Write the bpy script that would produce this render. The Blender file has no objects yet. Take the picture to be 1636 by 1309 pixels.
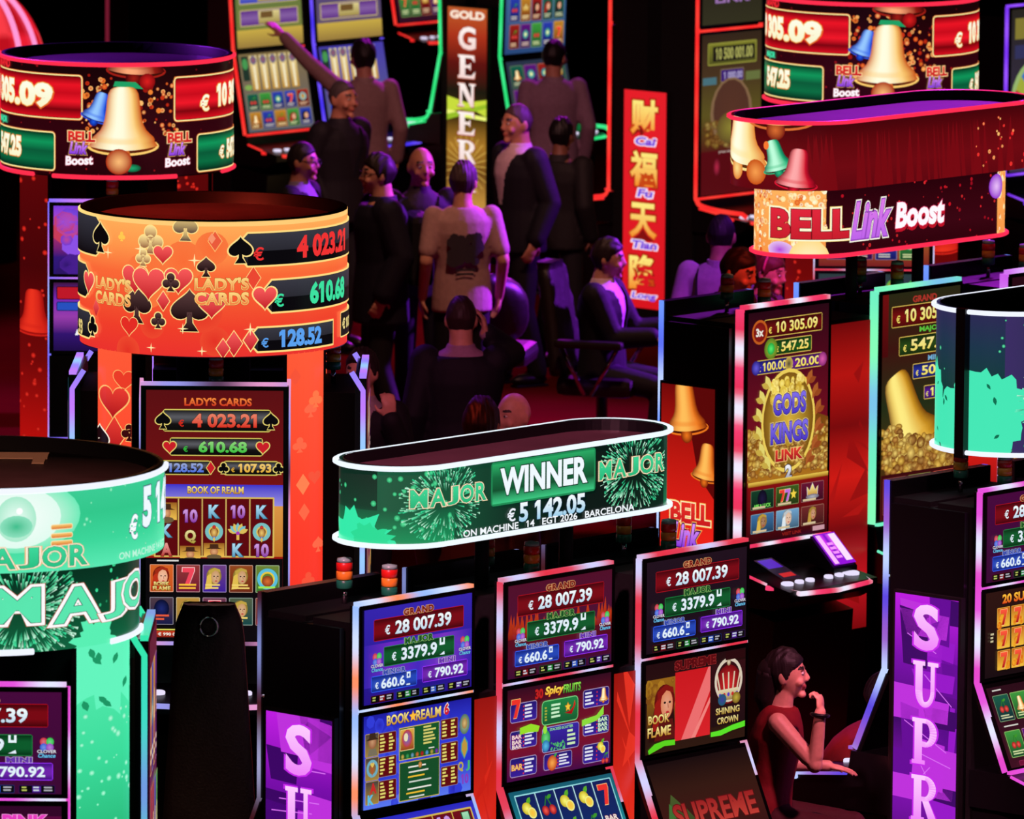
import bpy, bmesh, math, random
from math import sin, cos, pi, radians as R_, atan2, hypot, sqrt
from mathutils import Vector as V, Matrix as M4, Euler
from mathutils.geometry import tessellate_polygon
random.seed(7)
SC = bpy.context.scene
COL = SC.collection

# ------------------------------------------------ camera (raised gallery, long lens)
IW, IH, FPX = 1636.0, 1309.0, 13000.0
CAMPOS = V((0, 0, 7.0))
cd = bpy.data.cameras.new('camera'); cam = bpy.data.objects.new('camera', cd); COL.objects.link(cam)
cd.sensor_fit = 'HORIZONTAL'; cd.sensor_width = 36.0; cd.lens = 36.0 * FPX / IW
cd.clip_start = .5; cd.clip_end = 300
cam.matrix_world = M4.Translation(CAMPOS) @ M4.Rotation(pi/2 - math.atan(1804/13000), 4, 'X') @ M4.Rotation(R_(.45), 4, 'Z')
cd.dof.use_dof = True; cd.dof.focus_distance = 34.0; cd.dof.aperture_fstop = 9.0
SC.camera = cam
SC.view_settings.view_transform = 'Standard'; SC.view_settings.look = 'None'
SC.view_settings.exposure = 0.0; SC.view_settings.gamma = 1.0; SC.view_settings.use_curve_mapping = False
SC.cycles.use_denoising = True
SC.cycles.sample_clamp_indirect = 3.0
SC.cycles.max_bounces = 5; SC.cycles.diffuse_bounces = 2; SC.cycles.glossy_bounces = 3

def lin(c):
    if isinstance(c, str):
        c = c.lstrip('#'); c = tuple(int(c[i:i+2], 16) for i in (0, 2, 4))
    return tuple(((x/255)/12.92 if x/255 <= .04045 else ((x/255+.055)/1.055)**2.4) for x in c)

# ------------------------------------------------ world, purple stage spots and added fill spots
w = bpy.data.worlds.new('world'); SC.world = w; w.use_nodes = True
w.node_tree.nodes['Background'].inputs[0].default_value = (.02, .008, .012, 1)
w.node_tree.nodes['Background'].inputs[1].default_value = .14

def spot(name, loc, tgt, col, power, deg=40, size=.35, blend=.5):
    l = bpy.data.lights.new(name, 'SPOT'); o = bpy.data.objects.new(name, l); COL.objects.link(o)
    l.energy = power; l.color = col; l.spot_size = R_(deg); l.shadow_soft_size = size; l.spot_blend = blend
    o.location = loc; o.rotation_euler = (V(tgt) - V(loc)).to_track_quat('-Z', 'Y').to_euler(); return o
PUR = (.36, .03, 1.0); MAG = (.75, .02, 1.0); REDL = (1.0, .06, .03); WARM = (1, .45, .3)
PINK = (1.0, .28, .46)
spot('stage_and_fill_spot', (9.5, 52, 7.5), (-.8, 48.5, 1.5), PUR, 30000, 32)
spot('stage_and_fill_spot', (4.2, 38.5, 10), (1.22, 45.5, 1.5), (.5, .06, 1), 5000, 9)
spot('stage_and_fill_spot', (2.5, 64, 10), (-1.4, 53, 1.5), MAG, 9000, 26)
spot('stage_and_fill_spot', (3.4, 46, 10), (2.0, 39.2, 2.2), (.5, .03, .9), 7000, 20)
spot('stage_and_fill_spot', (5.2, 44, 10), (3.05, 39.6, 3.1), MAG, 26000, 7)
spot('stage_and_fill_spot', (4.6, 29, 9), (1.3, 34.0, 1.0), PINK, 5200, 12)  # added pink fill on the seated woman, in place of screen light
spot('stage_and_fill_spot', (-2, 29, 9.5), (-.1, 40.5, 1.55), PINK, 2600, 11)  # added pink fill on the man with a hand at his ear
spot('fill_spot', (-.5, 40, 10.5), (-.3, 55.3, 1.3), (1, .42, .42), 3600, 20)  # added dim fill that brightens the shirts at the back
spot('fill_spot', (.3, 44, 10.5), (-.2, 50.0, .4), WARM, 1900, 44)  # added warm fill, stands in for dim ambience over crowd and carpet
spot('fill_spot', (-5, 32, 10.5), (-1.4, 36, 2.8), REDL, 9000, 15)  # added red spot, stands in for a reflection on the card drum lid
spot('stage_and_fill_spot', (-3, 22, 10), (.1, 31.8, 2.4), (1, .30, .45), 15000, 12)  # added pink fill to lift the lid of the winner sign
spot('fill_spot', (-2.5, 20, 9.5), (-1.9, 29.3, 2.7), WARM, 4500, 8)  # added warm fill so the tape on the green drum shows
spot('stage_and_fill_spot', (-6, 50, 10), (-2.0, 42, 3.0), PUR, 4000, 16)
spot('stage_and_fill_spot', (5.5, 38, 9.5), (1.3, 44.2, 1.5), REDL, 5000, 10)  # added red fill on the man looking down, replaces red screen glow

def ray(px, py):
    d = V(((px - IW/2)/FPX, -(py - IH/2)/FPX, -1.0))
    return (cam.matrix_world.to_3x3() @ d)
def at_z(px, py, z):                      # world point seen at a photo pixel, at a known height
    d = ray(px, py); return CAMPOS + d * ((z - CAMPOS.z)/d.z)
def at_d(px, py, d):                      # same, at a known distance into the hall
    r = ray(px, py); return CAMPOS + r * (d/r.y)
# ------------------------------------------------ materials
def newmat(name):
    m = bpy.data.materials.new(name); m.use_nodes = True; return m, m.node_tree, m.node_tree.nodes['Principled BSDF']
def mat(name, col, rough=.5, metal=0, spec=.5, noise=0, nscale=30, bump=0, sheen=0):
    m, nt, p = newmat(name)
    c = lin(col); p.inputs['Base Color'].default_value = (*c, 1); p.inputs['Roughness'].default_value = rough
    p.inputs['Metallic'].default_value = metal; p.inputs['Specular IOR Level'].default_value = spec
    if sheen: p.inputs['Sheen Weight'].default_value = sheen
    if noise or bump:
        tc = nt.nodes.new('ShaderNodeTexCoord'); n = nt.nodes.new('ShaderNodeTexNoise')
        n.inputs['Scale'].default_value = nscale; n.inputs['Detail'].default_value = 4
        nt.links.new(tc.outputs['Object'], n.inputs['Vector'])
        if noise:
            r = nt.nodes.new('ShaderNodeValToRGB'); e = r.color_ramp.elements
            e[0].color = (*[x*(1-noise) for x in c], 1); e[1].color = (*[min(1, x*(1+noise)) for x in c], 1)
            e[0].position = .3; e[1].position = .7
            nt.links.new(n.outputs['Fac'], r.inputs['Fac']); nt.links.new(r.outputs['Color'], p.inputs['Base Color'])
        if bump:
            b = nt.nodes.new('ShaderNodeBump'); b.inputs['Strength'].default_value = bump; b.inputs['Distance'].default_value = .01
            nt.links.new(n.outputs['Fac'], b.inputs['Height']); nt.links.new(b.outputs['Normal'], p.inputs['Normal'])
    return m
def glowmat(name, strength=1.0):
    m, nt, p = newmat(name)
    p.inputs['Base Color'].default_value = (.004, .004, .005, 1); p.inputs['Roughness'].default_value = .3
    p.inputs['Specular IOR Level'].default_value = .25
    a = nt.nodes.new('ShaderNodeAttribute'); a.attribute_name = 'Col'
    nt.links.new(a.outputs['Color'], p.inputs['Emission Color']); p.inputs['Emission Strength'].default_value = strength
    return m
M = dict(
    black=mat('black_lacquer', (9, 9, 12), .32, spec=.4),
    matte=mat('black_laminate', (10, 10, 12), .6, spec=.25, noise=.3, nscale=60),
    top=mat('drum_lid', (74, 50, 58), .45, spec=.5, noise=.15, nscale=8),
    bezel=mat('bezel_black', (8, 8, 9), .25, spec=.5),
    chrome=mat('chrome', (200, 200, 205), .12, metal=1),
    steel=mat('dark_steel', (70, 70, 76), .3, metal=1),
    leather=mat('dark_leather', (22, 15, 16), .45, bump=.2, nscale=90),
    red_lens=mat('red_lens', (190, 30, 25), .3), amber_lens=mat('amber_lens', (215, 140, 40), .3), green_lens=mat('green_lens', (25, 110, 80), .3),
    lens_top=mat('lens_cap', (120, 160, 150), .25),
    tape=mat('tan_tape', (150, 125, 105), .7),
    glow=glowmat('lit_panel', 1.0), led=glowmat('led_strip', 1.08),
    red=mat('red_gloss_panel', (150, 12, 14), .35, spec=.5),
)

# ------------------------------------------------ mesh building
class MB:
    def __init__(s): s.v = []; s.f = []; s.c = []; s.sm = []
    def add(s, vs, fs, col=(0, 0, 0), smooth=False):
        n = len(s.v); s.v += [tuple(x) for x in vs]
        s.c += (col if isinstance(col, list) else [col]*len(vs))
        s.f += [tuple(i+n for i in f) for f in fs]; s.sm += [smooth]*len(fs)
        return s
    def box(s, a, b, bev=0, col=(0, 0, 0), mt=None):
        x0, y0, z0 = a; x1, y1, z1 = b
        if bev > 0:
            bm = bmesh.new(); bmesh.ops.create_cube(bm, size=1)
            for v in bm.verts: v.co = V(((x0+x1)/2+v.co.x*(x1-x0), (y0+y1)/2+v.co.y*(y1-y0), (z0+z1)/2+v.co.z*(z1-z0)))
            bmesh.ops.bevel(bm, geom=bm.edges[:], offset=bev, segments=2, affect='EDGES', profile=.6)
            bm.verts.index_update(); vs = [v.co.copy() for v in bm.verts]; fs = [[v.index for v in f.verts] for f in bm.faces]; bm.free()
        else:
            vs = [V(p) for p in ((x0,y0,z0),(x1,y0,z0),(x1,y1,z0),(x0,y1,z0),(x0,y0,z1),(x1,y0,z1),(x1,y1,z1),(x0,y1,z1))]
            fs = [(0,3,2,1),(4,5,6,7),(0,1,5,4),(1,2,6,5),(2,3,7,6),(3,0,4,7)]
        if mt is not None: vs = [mt @ v for v in vs]
        return s.add(vs, fs, col)
    def extr_x(s, prof, x0, x1, col=(0, 0, 0)):     # closed (y,z) profile extruded along x
        n = len(prof); vs = [(x0, y, z) for y, z in prof] + [(x1, y, z) for y, z in prof]
        fs = [(i, (i+1) % n, n+(i+1) % n, n+i) for i in range(n)]
        tri = tessellate_polygon([[V((y, z, 0)) for y, z in prof]])
        fs += [tuple(t) for t in tri] + [tuple(n+i for i in reversed(t)) for t in tri]
        return s.add(vs, fs, col)
    def extr_z(s, prof, z0, z1, col=(0, 0, 0)):
        n = len(prof); vs = [(x, y, z0) for x, y in prof] + [(x, y, z1) for x, y in prof]
        fs = [(i, (i+1) % n, n+(i+1) % n, n+i) for i in range(n)]
        tri = tessellate_polygon([[V((x, y, 0)) for x, y in prof]])
        fs += [tuple(reversed(t)) for t in tri] + [tuple(n+i for i in t) for t in tri]
        return s.add(vs, fs, col)
    def tube(s, path, r, n=8, cf=None, step=0, cap=True, sq=None, rf=None):
        P = [V(p) for p in path]
        if step:
            Q = [P[0]]
            for a, b in zip(P, P[1:]):
                k = max(1, int((b-a).length/step)); Q += [a.lerp(b, (i+1)/k) for i in range(k)]
            P = Q
        vs = []; cs = []; L = 0; up = None
        for i, p in enumerate(P):
            if i: L += (p-P[i-1]).length
            t = ((P[min(i+1, len(P)-1)]-p).normalized() + (p-P[max(i-1, 0)]).normalized()).normalized()
            if up is None: up = V((0, 0, 1)) if abs(t.z) < .9 else V((0, 1, 0))
            x = t.cross(up)
            if x.length < 1e-4: x = t.cross(V((1, 0, 0)))
            x.normalize(); y = x.cross(t).normalized(); up = y
            rr = rf(i/(len(P)-1)) if rf else r
            c = cf(L) if cf else (0, 0, 0)
            for k in range(n):
                a = 2*pi*(k+.5)/n; u, v_ = cos(a)*rr, sin(a)*rr
                if sq: u, v_ = sq[0]*(1 if cos(a) > 0 else -1)/2, sq[1]*(1 if sin(a) > 0 else -1)/2
                vs.append(p + x*u + y*v_); cs.append(c)
        fs = []
        for i in range(len(P)-1):
            for k in range(n): fs.append((i*n+k, i*n+(k+1) % n, (i+1)*n+(k+1) % n, (i+1)*n+k))
        if cap: fs += [tuple(range(n))[::-1], tuple((len(P)-1)*n+k for k in range(n))]
        return s.add(vs, fs, cs, smooth=(sq is None))
    def lathe(s, prof, n=24, c=(0, 0, 0), col=(0, 0, 0)):
        vs = []; fs = []; m = len(prof)
        for r, z in prof:
            for k in range(n): vs.append((c[0]+r*cos(2*pi*k/n), c[1]+r*sin(2*pi*k/n), c[2]+z))
        for i in range(m-1):
            for k in range(n): fs.append((i*n+k, i*n+(k+1) % n, (i+1)*n+(k+1) % n, (i+1)*n+k))
        if prof[0][0] > 1e-4: fs.append(tuple(range(n))[::-1])
        if prof[-1][0] > 1e-4: fs.append(tuple((m-1)*n+k for k in range(n)))
        return s.add(vs, fs, col, smooth=n > 10)
    def ell(s, c, r, n=16, m=10, mt=None, col=(0, 0, 0)):
        vs = []; fs = []
        for i in range(m+1):
            th = pi*i/m
            for k in range(n):
                p = V((r[0]*sin(th)*cos(2*pi*k/n), r[1]*sin(th)*sin(2*pi*k/n), r[2]*cos(th)))
                if mt is not None: p = mt @ p
                vs.append(p+V(c))
        for i in range(m):
            for k in range(n): fs.append((i*n+k, (i+1)*n+k, (i+1)*n+(k+1) % n, i*n+(k+1) % n))
        return s.add(vs, fs, col, smooth=True)
    def build(s, name, m, parent=None, merge=False):
        me = bpy.data.meshes.new(name); me.from_pydata(s.v, [], s.f)
        ms = m if isinstance(m, list) else [m]
        for x in ms: me.materials.append(x)
        if any(x.name in ('lit_panel', 'led_strip') for x in ms):
            a = me.color_attributes.new('Col', 'FLOAT_COLOR', 'POINT')
            a.data.foreach_set('color', [y for c in s.c for y in (*c[:3], 1.0)])
        me.polygons.foreach_set('use_smooth', s.sm); me.update()
        return link(name, me, parent)
def link(name, me, parent=None):
    o = bpy.data.objects.new(name, me); COL.objects.link(o)
    if parent is not None: o.parent = parent
    return o
def thing(name, label, cat, loc=(0, 0, 0), rz=0, group=None):
    o = bpy.data.objects.new(name, None); COL.objects.link(o); o.empty_display_size = .2
    o.location = loc; o.rotation_euler = (0, 0, rz); o['label'] = label; o['category'] = cat
    if group: o['group'] = group
    return o
def tag(o, label, cat, group=None):
    o['label'] = label; o['category'] = cat
    if group: o['group'] = group
    return o
def struct(o): o['kind'] = 'structure'; return o
# ------------------------------------------------ artwork of lit screens: coloured shapes on a surface
_tc = {}
def glyphs(txt, off=0.0, shear=0.0, sp=1.0):
    k = (txt, round(off, 4), shear, sp)
    if k in _tc: return _tc[k]
    cu = bpy.data.curves.new('t', 'FONT'); cu.body = txt; cu.size = 1; cu.offset = off; cu.shear = shear
    cu.resolution_u = 3; cu.space_character = sp; cu.fill_mode = 'FRONT'
    o = bpy.data.objects.new('t', cu); COL.objects.link(o)
    bpy.context.view_layer.update()
    e = o.evaluated_get(bpy.context.evaluated_depsgraph_get()); me = e.to_mesh()
    vs = [(v.co.x, v.co.y) for v in me.vertices]; fs = [tuple(p.vertices) for p in me.polygons]
    e.to_mesh_clear(); bpy.data.objects.remove(o); bpy.data.curves.remove(cu)
    if '1' in txt and shear == 0:          # give the figure one its flag
        top = max(b for a, b in vs if True)-0; vs = list(vs); fs = list(fs)
        for i, ch in enumerate(txt):
            if ch != '1' or k[1] is None: continue
            one = glyphs('|1'[1:], off) if txt != '1' else (vs[:], fs[:])
            xr = max(a for a, b in (glyphs(txt[:i+1], off, shear, sp)[0] if txt[:i+1] != txt else vs)); bw = min(.26, max(a for a, b in one[0])-min(a for a, b in one[0])) if txt != '1' else max(a for a, b in vs)-min(a for a, b in vs)
            bw = .105+2*off; t_ = max(b for a, b in one[0]) if txt != '1' else top; n = len(vs); xl = xr-bw
            vs += [(xl+.01, t_), (xl+.01, t_-.17-off), (xl-.10-off*.5, t_-.25-off), (xl-.10-off*.5, t_-.13+off*.3)]; fs.append((n, n+1, n+2, n+3))
    _tc[k] = (vs, fs); return _tc[k]
def mix(a, b, t): return tuple(x+(y-x)*t for x, y in zip(a, b))
_SYM = {}
def _sym():
    h = []
    for i in range(36):
        t = 2*pi*i/36; h.append((16*sin(t)**3/17, -(13*cos(t)-5*cos(2*t)-2*cos(3*t)-cos(4*t))/17))
    _SYM['heart'] = [h]
    sp = [(x*.95, -y*.85-.15) for x, y in h]
    stem = [(-.12, .1), (.12, .1), (.14, .6), (.42, 1), (-.42, 1), (-.14, .6)]
    _SYM['spade'] = [sp[::-1], stem]
    disc = lambda x, y, r, n=18: [(x+r*cos(2*pi*i/n), y+r*sin(2*pi*i/n)) for i in range(n)]
    _SYM['club'] = [disc(0, -.48, .44), disc(-.48, .2, .44), disc(.48, .2, .44), disc(0, 0, .3), stem]
    _SYM['diamond'] = [[(0, -1.1), (.75, 0), (0, 1.1), (-.75, 0)]]
    _SYM['star'] = [[((1 if i % 2 == 0 else .18)*sin(pi*i/4), -(1 if i % 2 == 0 else .18)*cos(pi*i/4)) for i in range(8)]]
    _SYM['star5'] = [[((1 if i % 2 == 0 else .45)*sin(pi*i/5), -(1 if i % 2 == 0 else .45)*cos(pi*i/5)) for i in range(10)]]
    _SYM['crown'] = [[(-.9, .7), (-1, -.5), (-.5, .05), (0, -.8), (.5, .05), (1, -.5), (.9, .7)]]
    _SYM['seven'] = [[(-.7, -1), (.75, -1), (.75, -.6), (.15, 1), (-.4, 1), (.15, -.45), (-.7, -.45)]]
    _SYM['leaf'] = [[(0, -1), (.4, -.4), (.42, .2), (0, 1), (-.42, .2), (-.4, -.4)]]
    _SYM['disc'] = [disc(0, 0, 1, 24)]
_sym()
BELLP = [(-1, .18), (-.98, .28), (-.92, .37), (-.8, .43), (-.6, .465), (-.35, .49), (-.1, .525), (.1, .58), (.25, .66), (.36, .77), (.45, .87), (.53, .91), (.58, .90), (.64, .95), (.72, 1.0)]
class Canvas:
    """w x h in design units, drawn on a patch mw x mh metres; origin top left, y down."""
    def __init__(s, w, h, mw, mh, bg=(0, 0, 0), grid=1):
        s.w, s.h, s.mw, s.mh = w, h, mw, mh; s.v = []; s.f = []; s.c = []; s.k = 0; s.lo = 0
        if bg is not None: s.rect(0, 0, w, h, bg)
    def L(s): s.k += 1; return .00010*s.k
    def raw(s, pts, faces, cols, lay=None):
        lay = s.L() if lay is None else lay; n = len(s.v)
        s.v += [(x, y, lay) for x, y in pts]; s.c += cols if isinstance(cols, list) else [cols]*len(pts)
        s.f += [tuple(i+n for i in f) for f in faces]
    def cl(s, col, pts):
        """colour, or (top, bottom) blend"""
        if isinstance(col, tuple) and isinstance(col[0], (tuple, str, list)):
            a, b = lin(col[0]), lin(col[1]); ys = [p[1] for p in pts]; y0, y1 = min(ys), max(ys)
            return [mix(a, b, (y-y0)/max(1e-6, y1-y0)) for _, y in pts]
        return [lin(col)]*len(pts)
    def rect(s, x0, y0, x1, y1, col, lay=None):
        p = [(x0, y0), (x1, y0), (x1, y1), (x0, y1)]
        if isinstance(col, list):           # several stops downwards
            n = len(col); 
            for i in range(n-1):
                ya, yb = y0+(y1-y0)*i/(n-1), y0+(y1-y0)*(i+1)/(n-1)
                lay = s.L() if lay is None else lay
                s.raw([(x0, ya), (x1, ya), (x1, yb), (x0, yb)], [(0, 1, 2, 3)], [lin(col[i])]*2+[lin(col[i+1])]*2, lay)
            return
        s.raw(p, [(0, 1, 2, 3)], s.cl(col, p), lay)
    def hrect(s, x0, y0, x1, y1, col):      # several stops left to right
        n = len(col); lay = s.L()
        for i in range(n-1):
            a, b = x0+(x1-x0)*i/(n-1), x0+(x1-x0)*(i+1)/(n-1); ca, cb = lin(col[i]), lin(col[i+1])
            s.raw([(a, y0), (b, y0), (b, y1), (a, y1)], [(0, 1, 2, 3)], [ca, cb, cb, ca], lay)
    def poly(s, pts, col, lay=None):
        t = tessellate_polygon([[V((x, y, 0)) for x, y in pts]])
        s.raw(pts, [tuple(q) for q in t], s.cl(col, pts), lay)
    def rr(s, x0, y0, x1, y1, r, col, edge=None, ew=0):
        def o(d):
            rad = max(.01, r-d); p = []
            for cx, cy, a in ((x1-d-rad, y0+d+rad, -90), (x1-d-rad, y1-d-rad, 0), (x0+d+rad, y1-d-rad, 90), (x0+d+rad, y0+d+rad, 180)):
                for i in range(5): q = R_(a+22.5*i); p.append((cx+rad*cos(q), cy+rad*sin(q)))
            return p
        if edge: s.poly(o(0), edge)
        p = o(ew)
        if isinstance(col, list):
            s.rect(x0+ew, y0+ew, x1-ew, y1-ew, col)
        else: s.poly(p, col)
    def disc(s, x, y, rx, ry=None, col=(255, 255, 255), edge=None, n=18, lay=None):
        ry = rx if ry is None else ry; e = lin(edge if edge else col)
        s.raw([(x, y)]+[(x+rx*cos(2*pi*i/n), y+ry*sin(2*pi*i/n)) for i in range(n)], [(0, 1+i, 1+(i+1) % n) for i in range(n)], [lin(col)]+[e]*n, lay)
    def ring(s, x, y, r0, r1, col, n=28, asp=1):
        a = [(x+r0*cos(2*pi*i/n), y+asp*r0*sin(2*pi*i/n)) for i in range(n)]+[(x+r1*cos(2*pi*i/n), y+asp*r1*sin(2*pi*i/n)) for i in range(n)]
        s.raw(a, [(i, (i+1) % n, n+(i+1) % n, n+i) for i in range(n)], lin(col))
    def line(s, x0, y0, x1, y1, wd, col, lay=None):
        d = hypot(x1-x0, y1-y0) or 1; nx, ny = -(y1-y0)/d*wd/2, (x1-x0)/d*wd/2
        c0, c1 = (col if isinstance(col, tuple) and isinstance(col[0], (tuple, str)) else (col, col))
        s.raw([(x0+nx, y0+ny), (x1+nx, y1+ny), (x1-nx, y1-ny), (x0-nx, y0-ny)], [(0, 1, 2, 3)], [lin(c0), lin(c1), lin(c1), lin(c0)], lay)
    def sym(s, kind, x, y, r, col, edge=None, ew=0, ang=0, sx=1):
        for q, c in (((r+ew, edge), (r, col)) if edge else ((r, col),)):
            lay = s.L()
            for part in _SYM[kind]:
                if edge and q > r and kind != 'diamond':
                    cx = sum(p[0] for p in part)/len(part); cy = sum(p[1] for p in part)/len(part)
                    pp = []
                    for a, b in part:
                        dd = hypot(a-cx, b-cy) or 1; g = ew/r
                        pp.append((a+(a-cx)/dd*g, b+(b-cy)/dd*g))
                    part = pp; k = r
                else: k = q
                p = [(x+sx*k*(a*cos(ang)-b*sin(ang)), y+k*(a*sin(ang)+b*cos(ang))) for a, b in part]
                s.poly(p, c, lay)
    def text(s, txt, x, y, h, w=None, col=(255, 255, 255), bold=.02, out=(), shear=0, an='c', ang=0, sp=1.0, sx=1.0):
        if txt == '€': bold = min(bold, .018)
        vs, fs = glyphs(txt, bold, shear, sp)
        if not vs: return
        x0 = min(a for a, b in vs); x1 = max(a for a, b in vs); y0 = min(b for a, b in vs); y1 = max(b for a, b in vs)
        ky = h/max(1e-6, y1-y0); kx = (w/(x1-x0)) if w else ky*sx; W = kx*(x1-x0)
        bx = {'c': -W/2, 'l': 0, 'r': -W}[an]
        def tf(p):
            X, Y = bx+(p[0]-x0)*kx, h/2-(p[1]-y0)*ky
            return (x+X*cos(ang)-Y*sin(ang), y+X*sin(ang)+Y*cos(ang))
        for o, c in out:
            vv, ff = glyphs(txt, bold+o, shear, sp); p = [tf(q) for q in vv]; s.raw(p, ff, s.cl(c, p))
        p = [tf(q) for q in vs]; s.raw(p, fs, s.cl(col, p))
        return W
    def block(s, txt, x, y, h, w, col, bold=.03, out=(), an='c'):
        """capitals all set to the same height"""
        ws = []
        for ch in txt:
            v, _ = glyphs(ch, bold); ws.append((max(a for a, b in v)-min(a for a, b in v))/(max(b for a, b in v)-min(b for a, b in v)) if v else .3)
        if 'J' in txt: ws = [.8 if ch == 'J' else q for ch, q in zip(txt, ws)]
        gap = .16; tot = sum(ws)+gap*(len(ws)-1); k = w/tot; X = x-(w/2 if an == 'c' else w if an == 'r' else 0)
        for o in [None] if not out else [out, None]:
            XX = X
            for ch, q in zip(txt, ws):
                if ch != ' ':
                    if o: s.text(ch, XX+q*k/2, y, h, q*k, o[0][1], bold, [(a, b) for a, b in o])
                    else: s.text(ch, XX+q*k/2, y, h, q*k, col, bold)
                XX += (q+gap)*k
    def bell(s, x, y, r, ang=0, pal=((255, 250, 200), (250, 170, 80), (150, 50, 10)), clap=True, inside=(60, 14, 6), sx=1):
        """a golden bell: lit in the middle of the artwork, darker to the rims"""
        hi, mid, dk = [lin(q) for q in pal]
        def tf(a, b): return (x+sx*r*(a*cos(ang)-b*sin(ang)), y+r*(a*sin(ang)+b*cos(ang)))
        n = 12; pts = []; cs = []
        for (b, hw) in BELLP:
            for k in range(n+1):
                t = -1+2*k/n; pts.append(tf(t*hw, b+.12*(1-t*t)*(1 if b > .3 else .35)*(b+1)/1.7))
                g = max(0, 1-abs(t+.2)*1.15); cc = mix(dk, mid, min(1, (1-abs(t))*2.2)); cs.append(mix(cc, hi, min(1, 1.25*g**1.2)*(1 if abs(b-.5) > .07 else .55)))
        fs = [(i*(n+1)+k, i*(n+1)+k+1, (i+1)*(n+1)+k+1, (i+1)*(n+1)+k) for i in range(len(BELLP)-1) for k in range(n)]
        la = s.L()
        e = [tf(1.04*cos(2*pi*i/26), .72+.27*sin(2*pi*i/26)) for i in range(26)]
        s.poly(e, pal[1], la); la = s.L()
        e = [tf(.95*cos(2*pi*i/26), .72+.2*sin(2*pi*i/26)) for i in range(26)]
        s.poly(e, (pal[2], inside), la)
        if clap:
            la = s.L(); q = tf(-.08, .98); s.disc(q[0], q[1], r*.28, r*.28, pal[1], pal[2], lay=la)
        s.raw(pts, fs, cs)
    def firework(s, x, y, r, n, col, ay=1.0, bright=(220, 255, 235), inner=.25):
        la = s.L(); lb = s.L(); c = lin(col); b = lin(bright)
        for i in range(n):
            a = random.uniform(0, 2*pi); q = r*random.uniform(inner, 1)**.6; l = r*random.uniform(.08, .22); wd = r*random.uniform(.006, .02)
            dx, dy = cos(a), sin(a)*ay; t = random.random()**2
            s.raw([(x+dx*(q-l), y+dy*(q-l)), (x+dx*q-dy*wd, y+dy*q+dx*wd), (x+dx*q+dy*wd, y+dy*q-dx*wd)], [(0, 1, 2)], [mix((0, .02, .01), c, .4), mix(c, b, t), mix(c, b, t)], la if i % 2 else lb)
    def dots(s, n, x0, y0, x1, y1, r0, r1, cols, lays=2):
        ls = [s.L() for _ in range(lays)]
        for i in range(n):
            s.disc(random.uniform(x0, x1), random.uniform(y0, y1), random.uniform(r0, r1), None, random.choice(cols), random.choice(cols), 7, ls[i % lays])
    def blotch(s, x, y, rx, ry, col, n=40, jag=.25, top=None):
        p = []
        for i in range(n):
            a = 2*pi*i/n; k = 1+random.uniform(-jag, jag); p.append((x+rx*k*cos(a), y+ry*k*sin(a)))
        s.poly(p, col)
    def clip(s, x0=0, y0=0, x1=None, y1=None):
        s.cb = (x0, y0, s.w if x1 is None else x1, s.h if y1 is None else y1)
    def build(s, name, fmap, parent=None, cut=0, clip=True, m=None):
        bm = bmesh.new(); lay = bm.verts.layers.float_color.new('Col')
        vs = []
        for (x, y, l), c in zip(s.v, s.c):
            q = bm.verts.new((x, y, l)); q[lay] = (*c[:3], 1); vs.append(q)
        for f in s.f:
            try: bm.faces.new([vs[i] for i in f])
            except ValueError: pass
        def bis(co, no, out=True):
            bmesh.ops.bisect_plane(bm, geom=bm.verts[:]+bm.edges[:]+bm.faces[:], plane_co=co, plane_no=no, clear_outer=out)
        if clip:
            xs = [v.co.x for v in bm.verts]; ys = [v.co.y for v in bm.verts]
            if max(xs) > s.w+.01: bis((s.w, 0, 0), (1, 0, 0))
            if min(xs) < -.01: bis((0, 0, 0), (-1, 0, 0))
            if max(ys) > s.h+.01: bis((0, s.h, 0), (0, 1, 0))
            if min(ys) < -.01: bis((0, 0, 0), (0, -1, 0))
        if cut:
            n = int(s.mw/cut)
            for i in range(1, n): bis((s.w*i/n, 0, 0), (1, 0, 0), False)
        kx, ky = s.mw/s.w, s.mh/s.h
        for v in bm.verts: v.co = V(fmap(v.co.x*kx, v.co.y*ky, v.co.z))
        bmesh.ops.recalc_face_normals(bm, faces=bm.faces[:])
        me = bpy.data.meshes.new(name); bm.to_mesh(me); bm.free(); me.materials.append(m or M['glow'])
        return link(name, me, parent)
def flat(x0, y0, z1, tilt=0):
    """surface facing -y, top left corner at (x0, y0, z1); tilt leans the top away"""
    st, ct = sin(tilt), cos(tilt)
    return lambda u, v, o: (x0+u, y0-v*st-o*ct, z1-v*ct+o*st)
def drum(R, z1, u0=0):
    return lambda u, v, o: ((R+o)*sin((u-u0)/R), -(R+o)*cos((u-u0)/R), z1-v)
def stadium(L, r, z1, u0):
    def f(u, v, o):
        u -= u0
        if u < -L/2: a = (u+L/2)/r; return (-L/2+(r+o)*sin(a), -(r+o)*cos(a), z1-v)
        if u > L/2: a = (u-L/2)/r; return (L/2+(r+o)*sin(a), -(r+o)*cos(a), z1-v)
        return (u, -r-o, z1-v)
    return f
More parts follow.
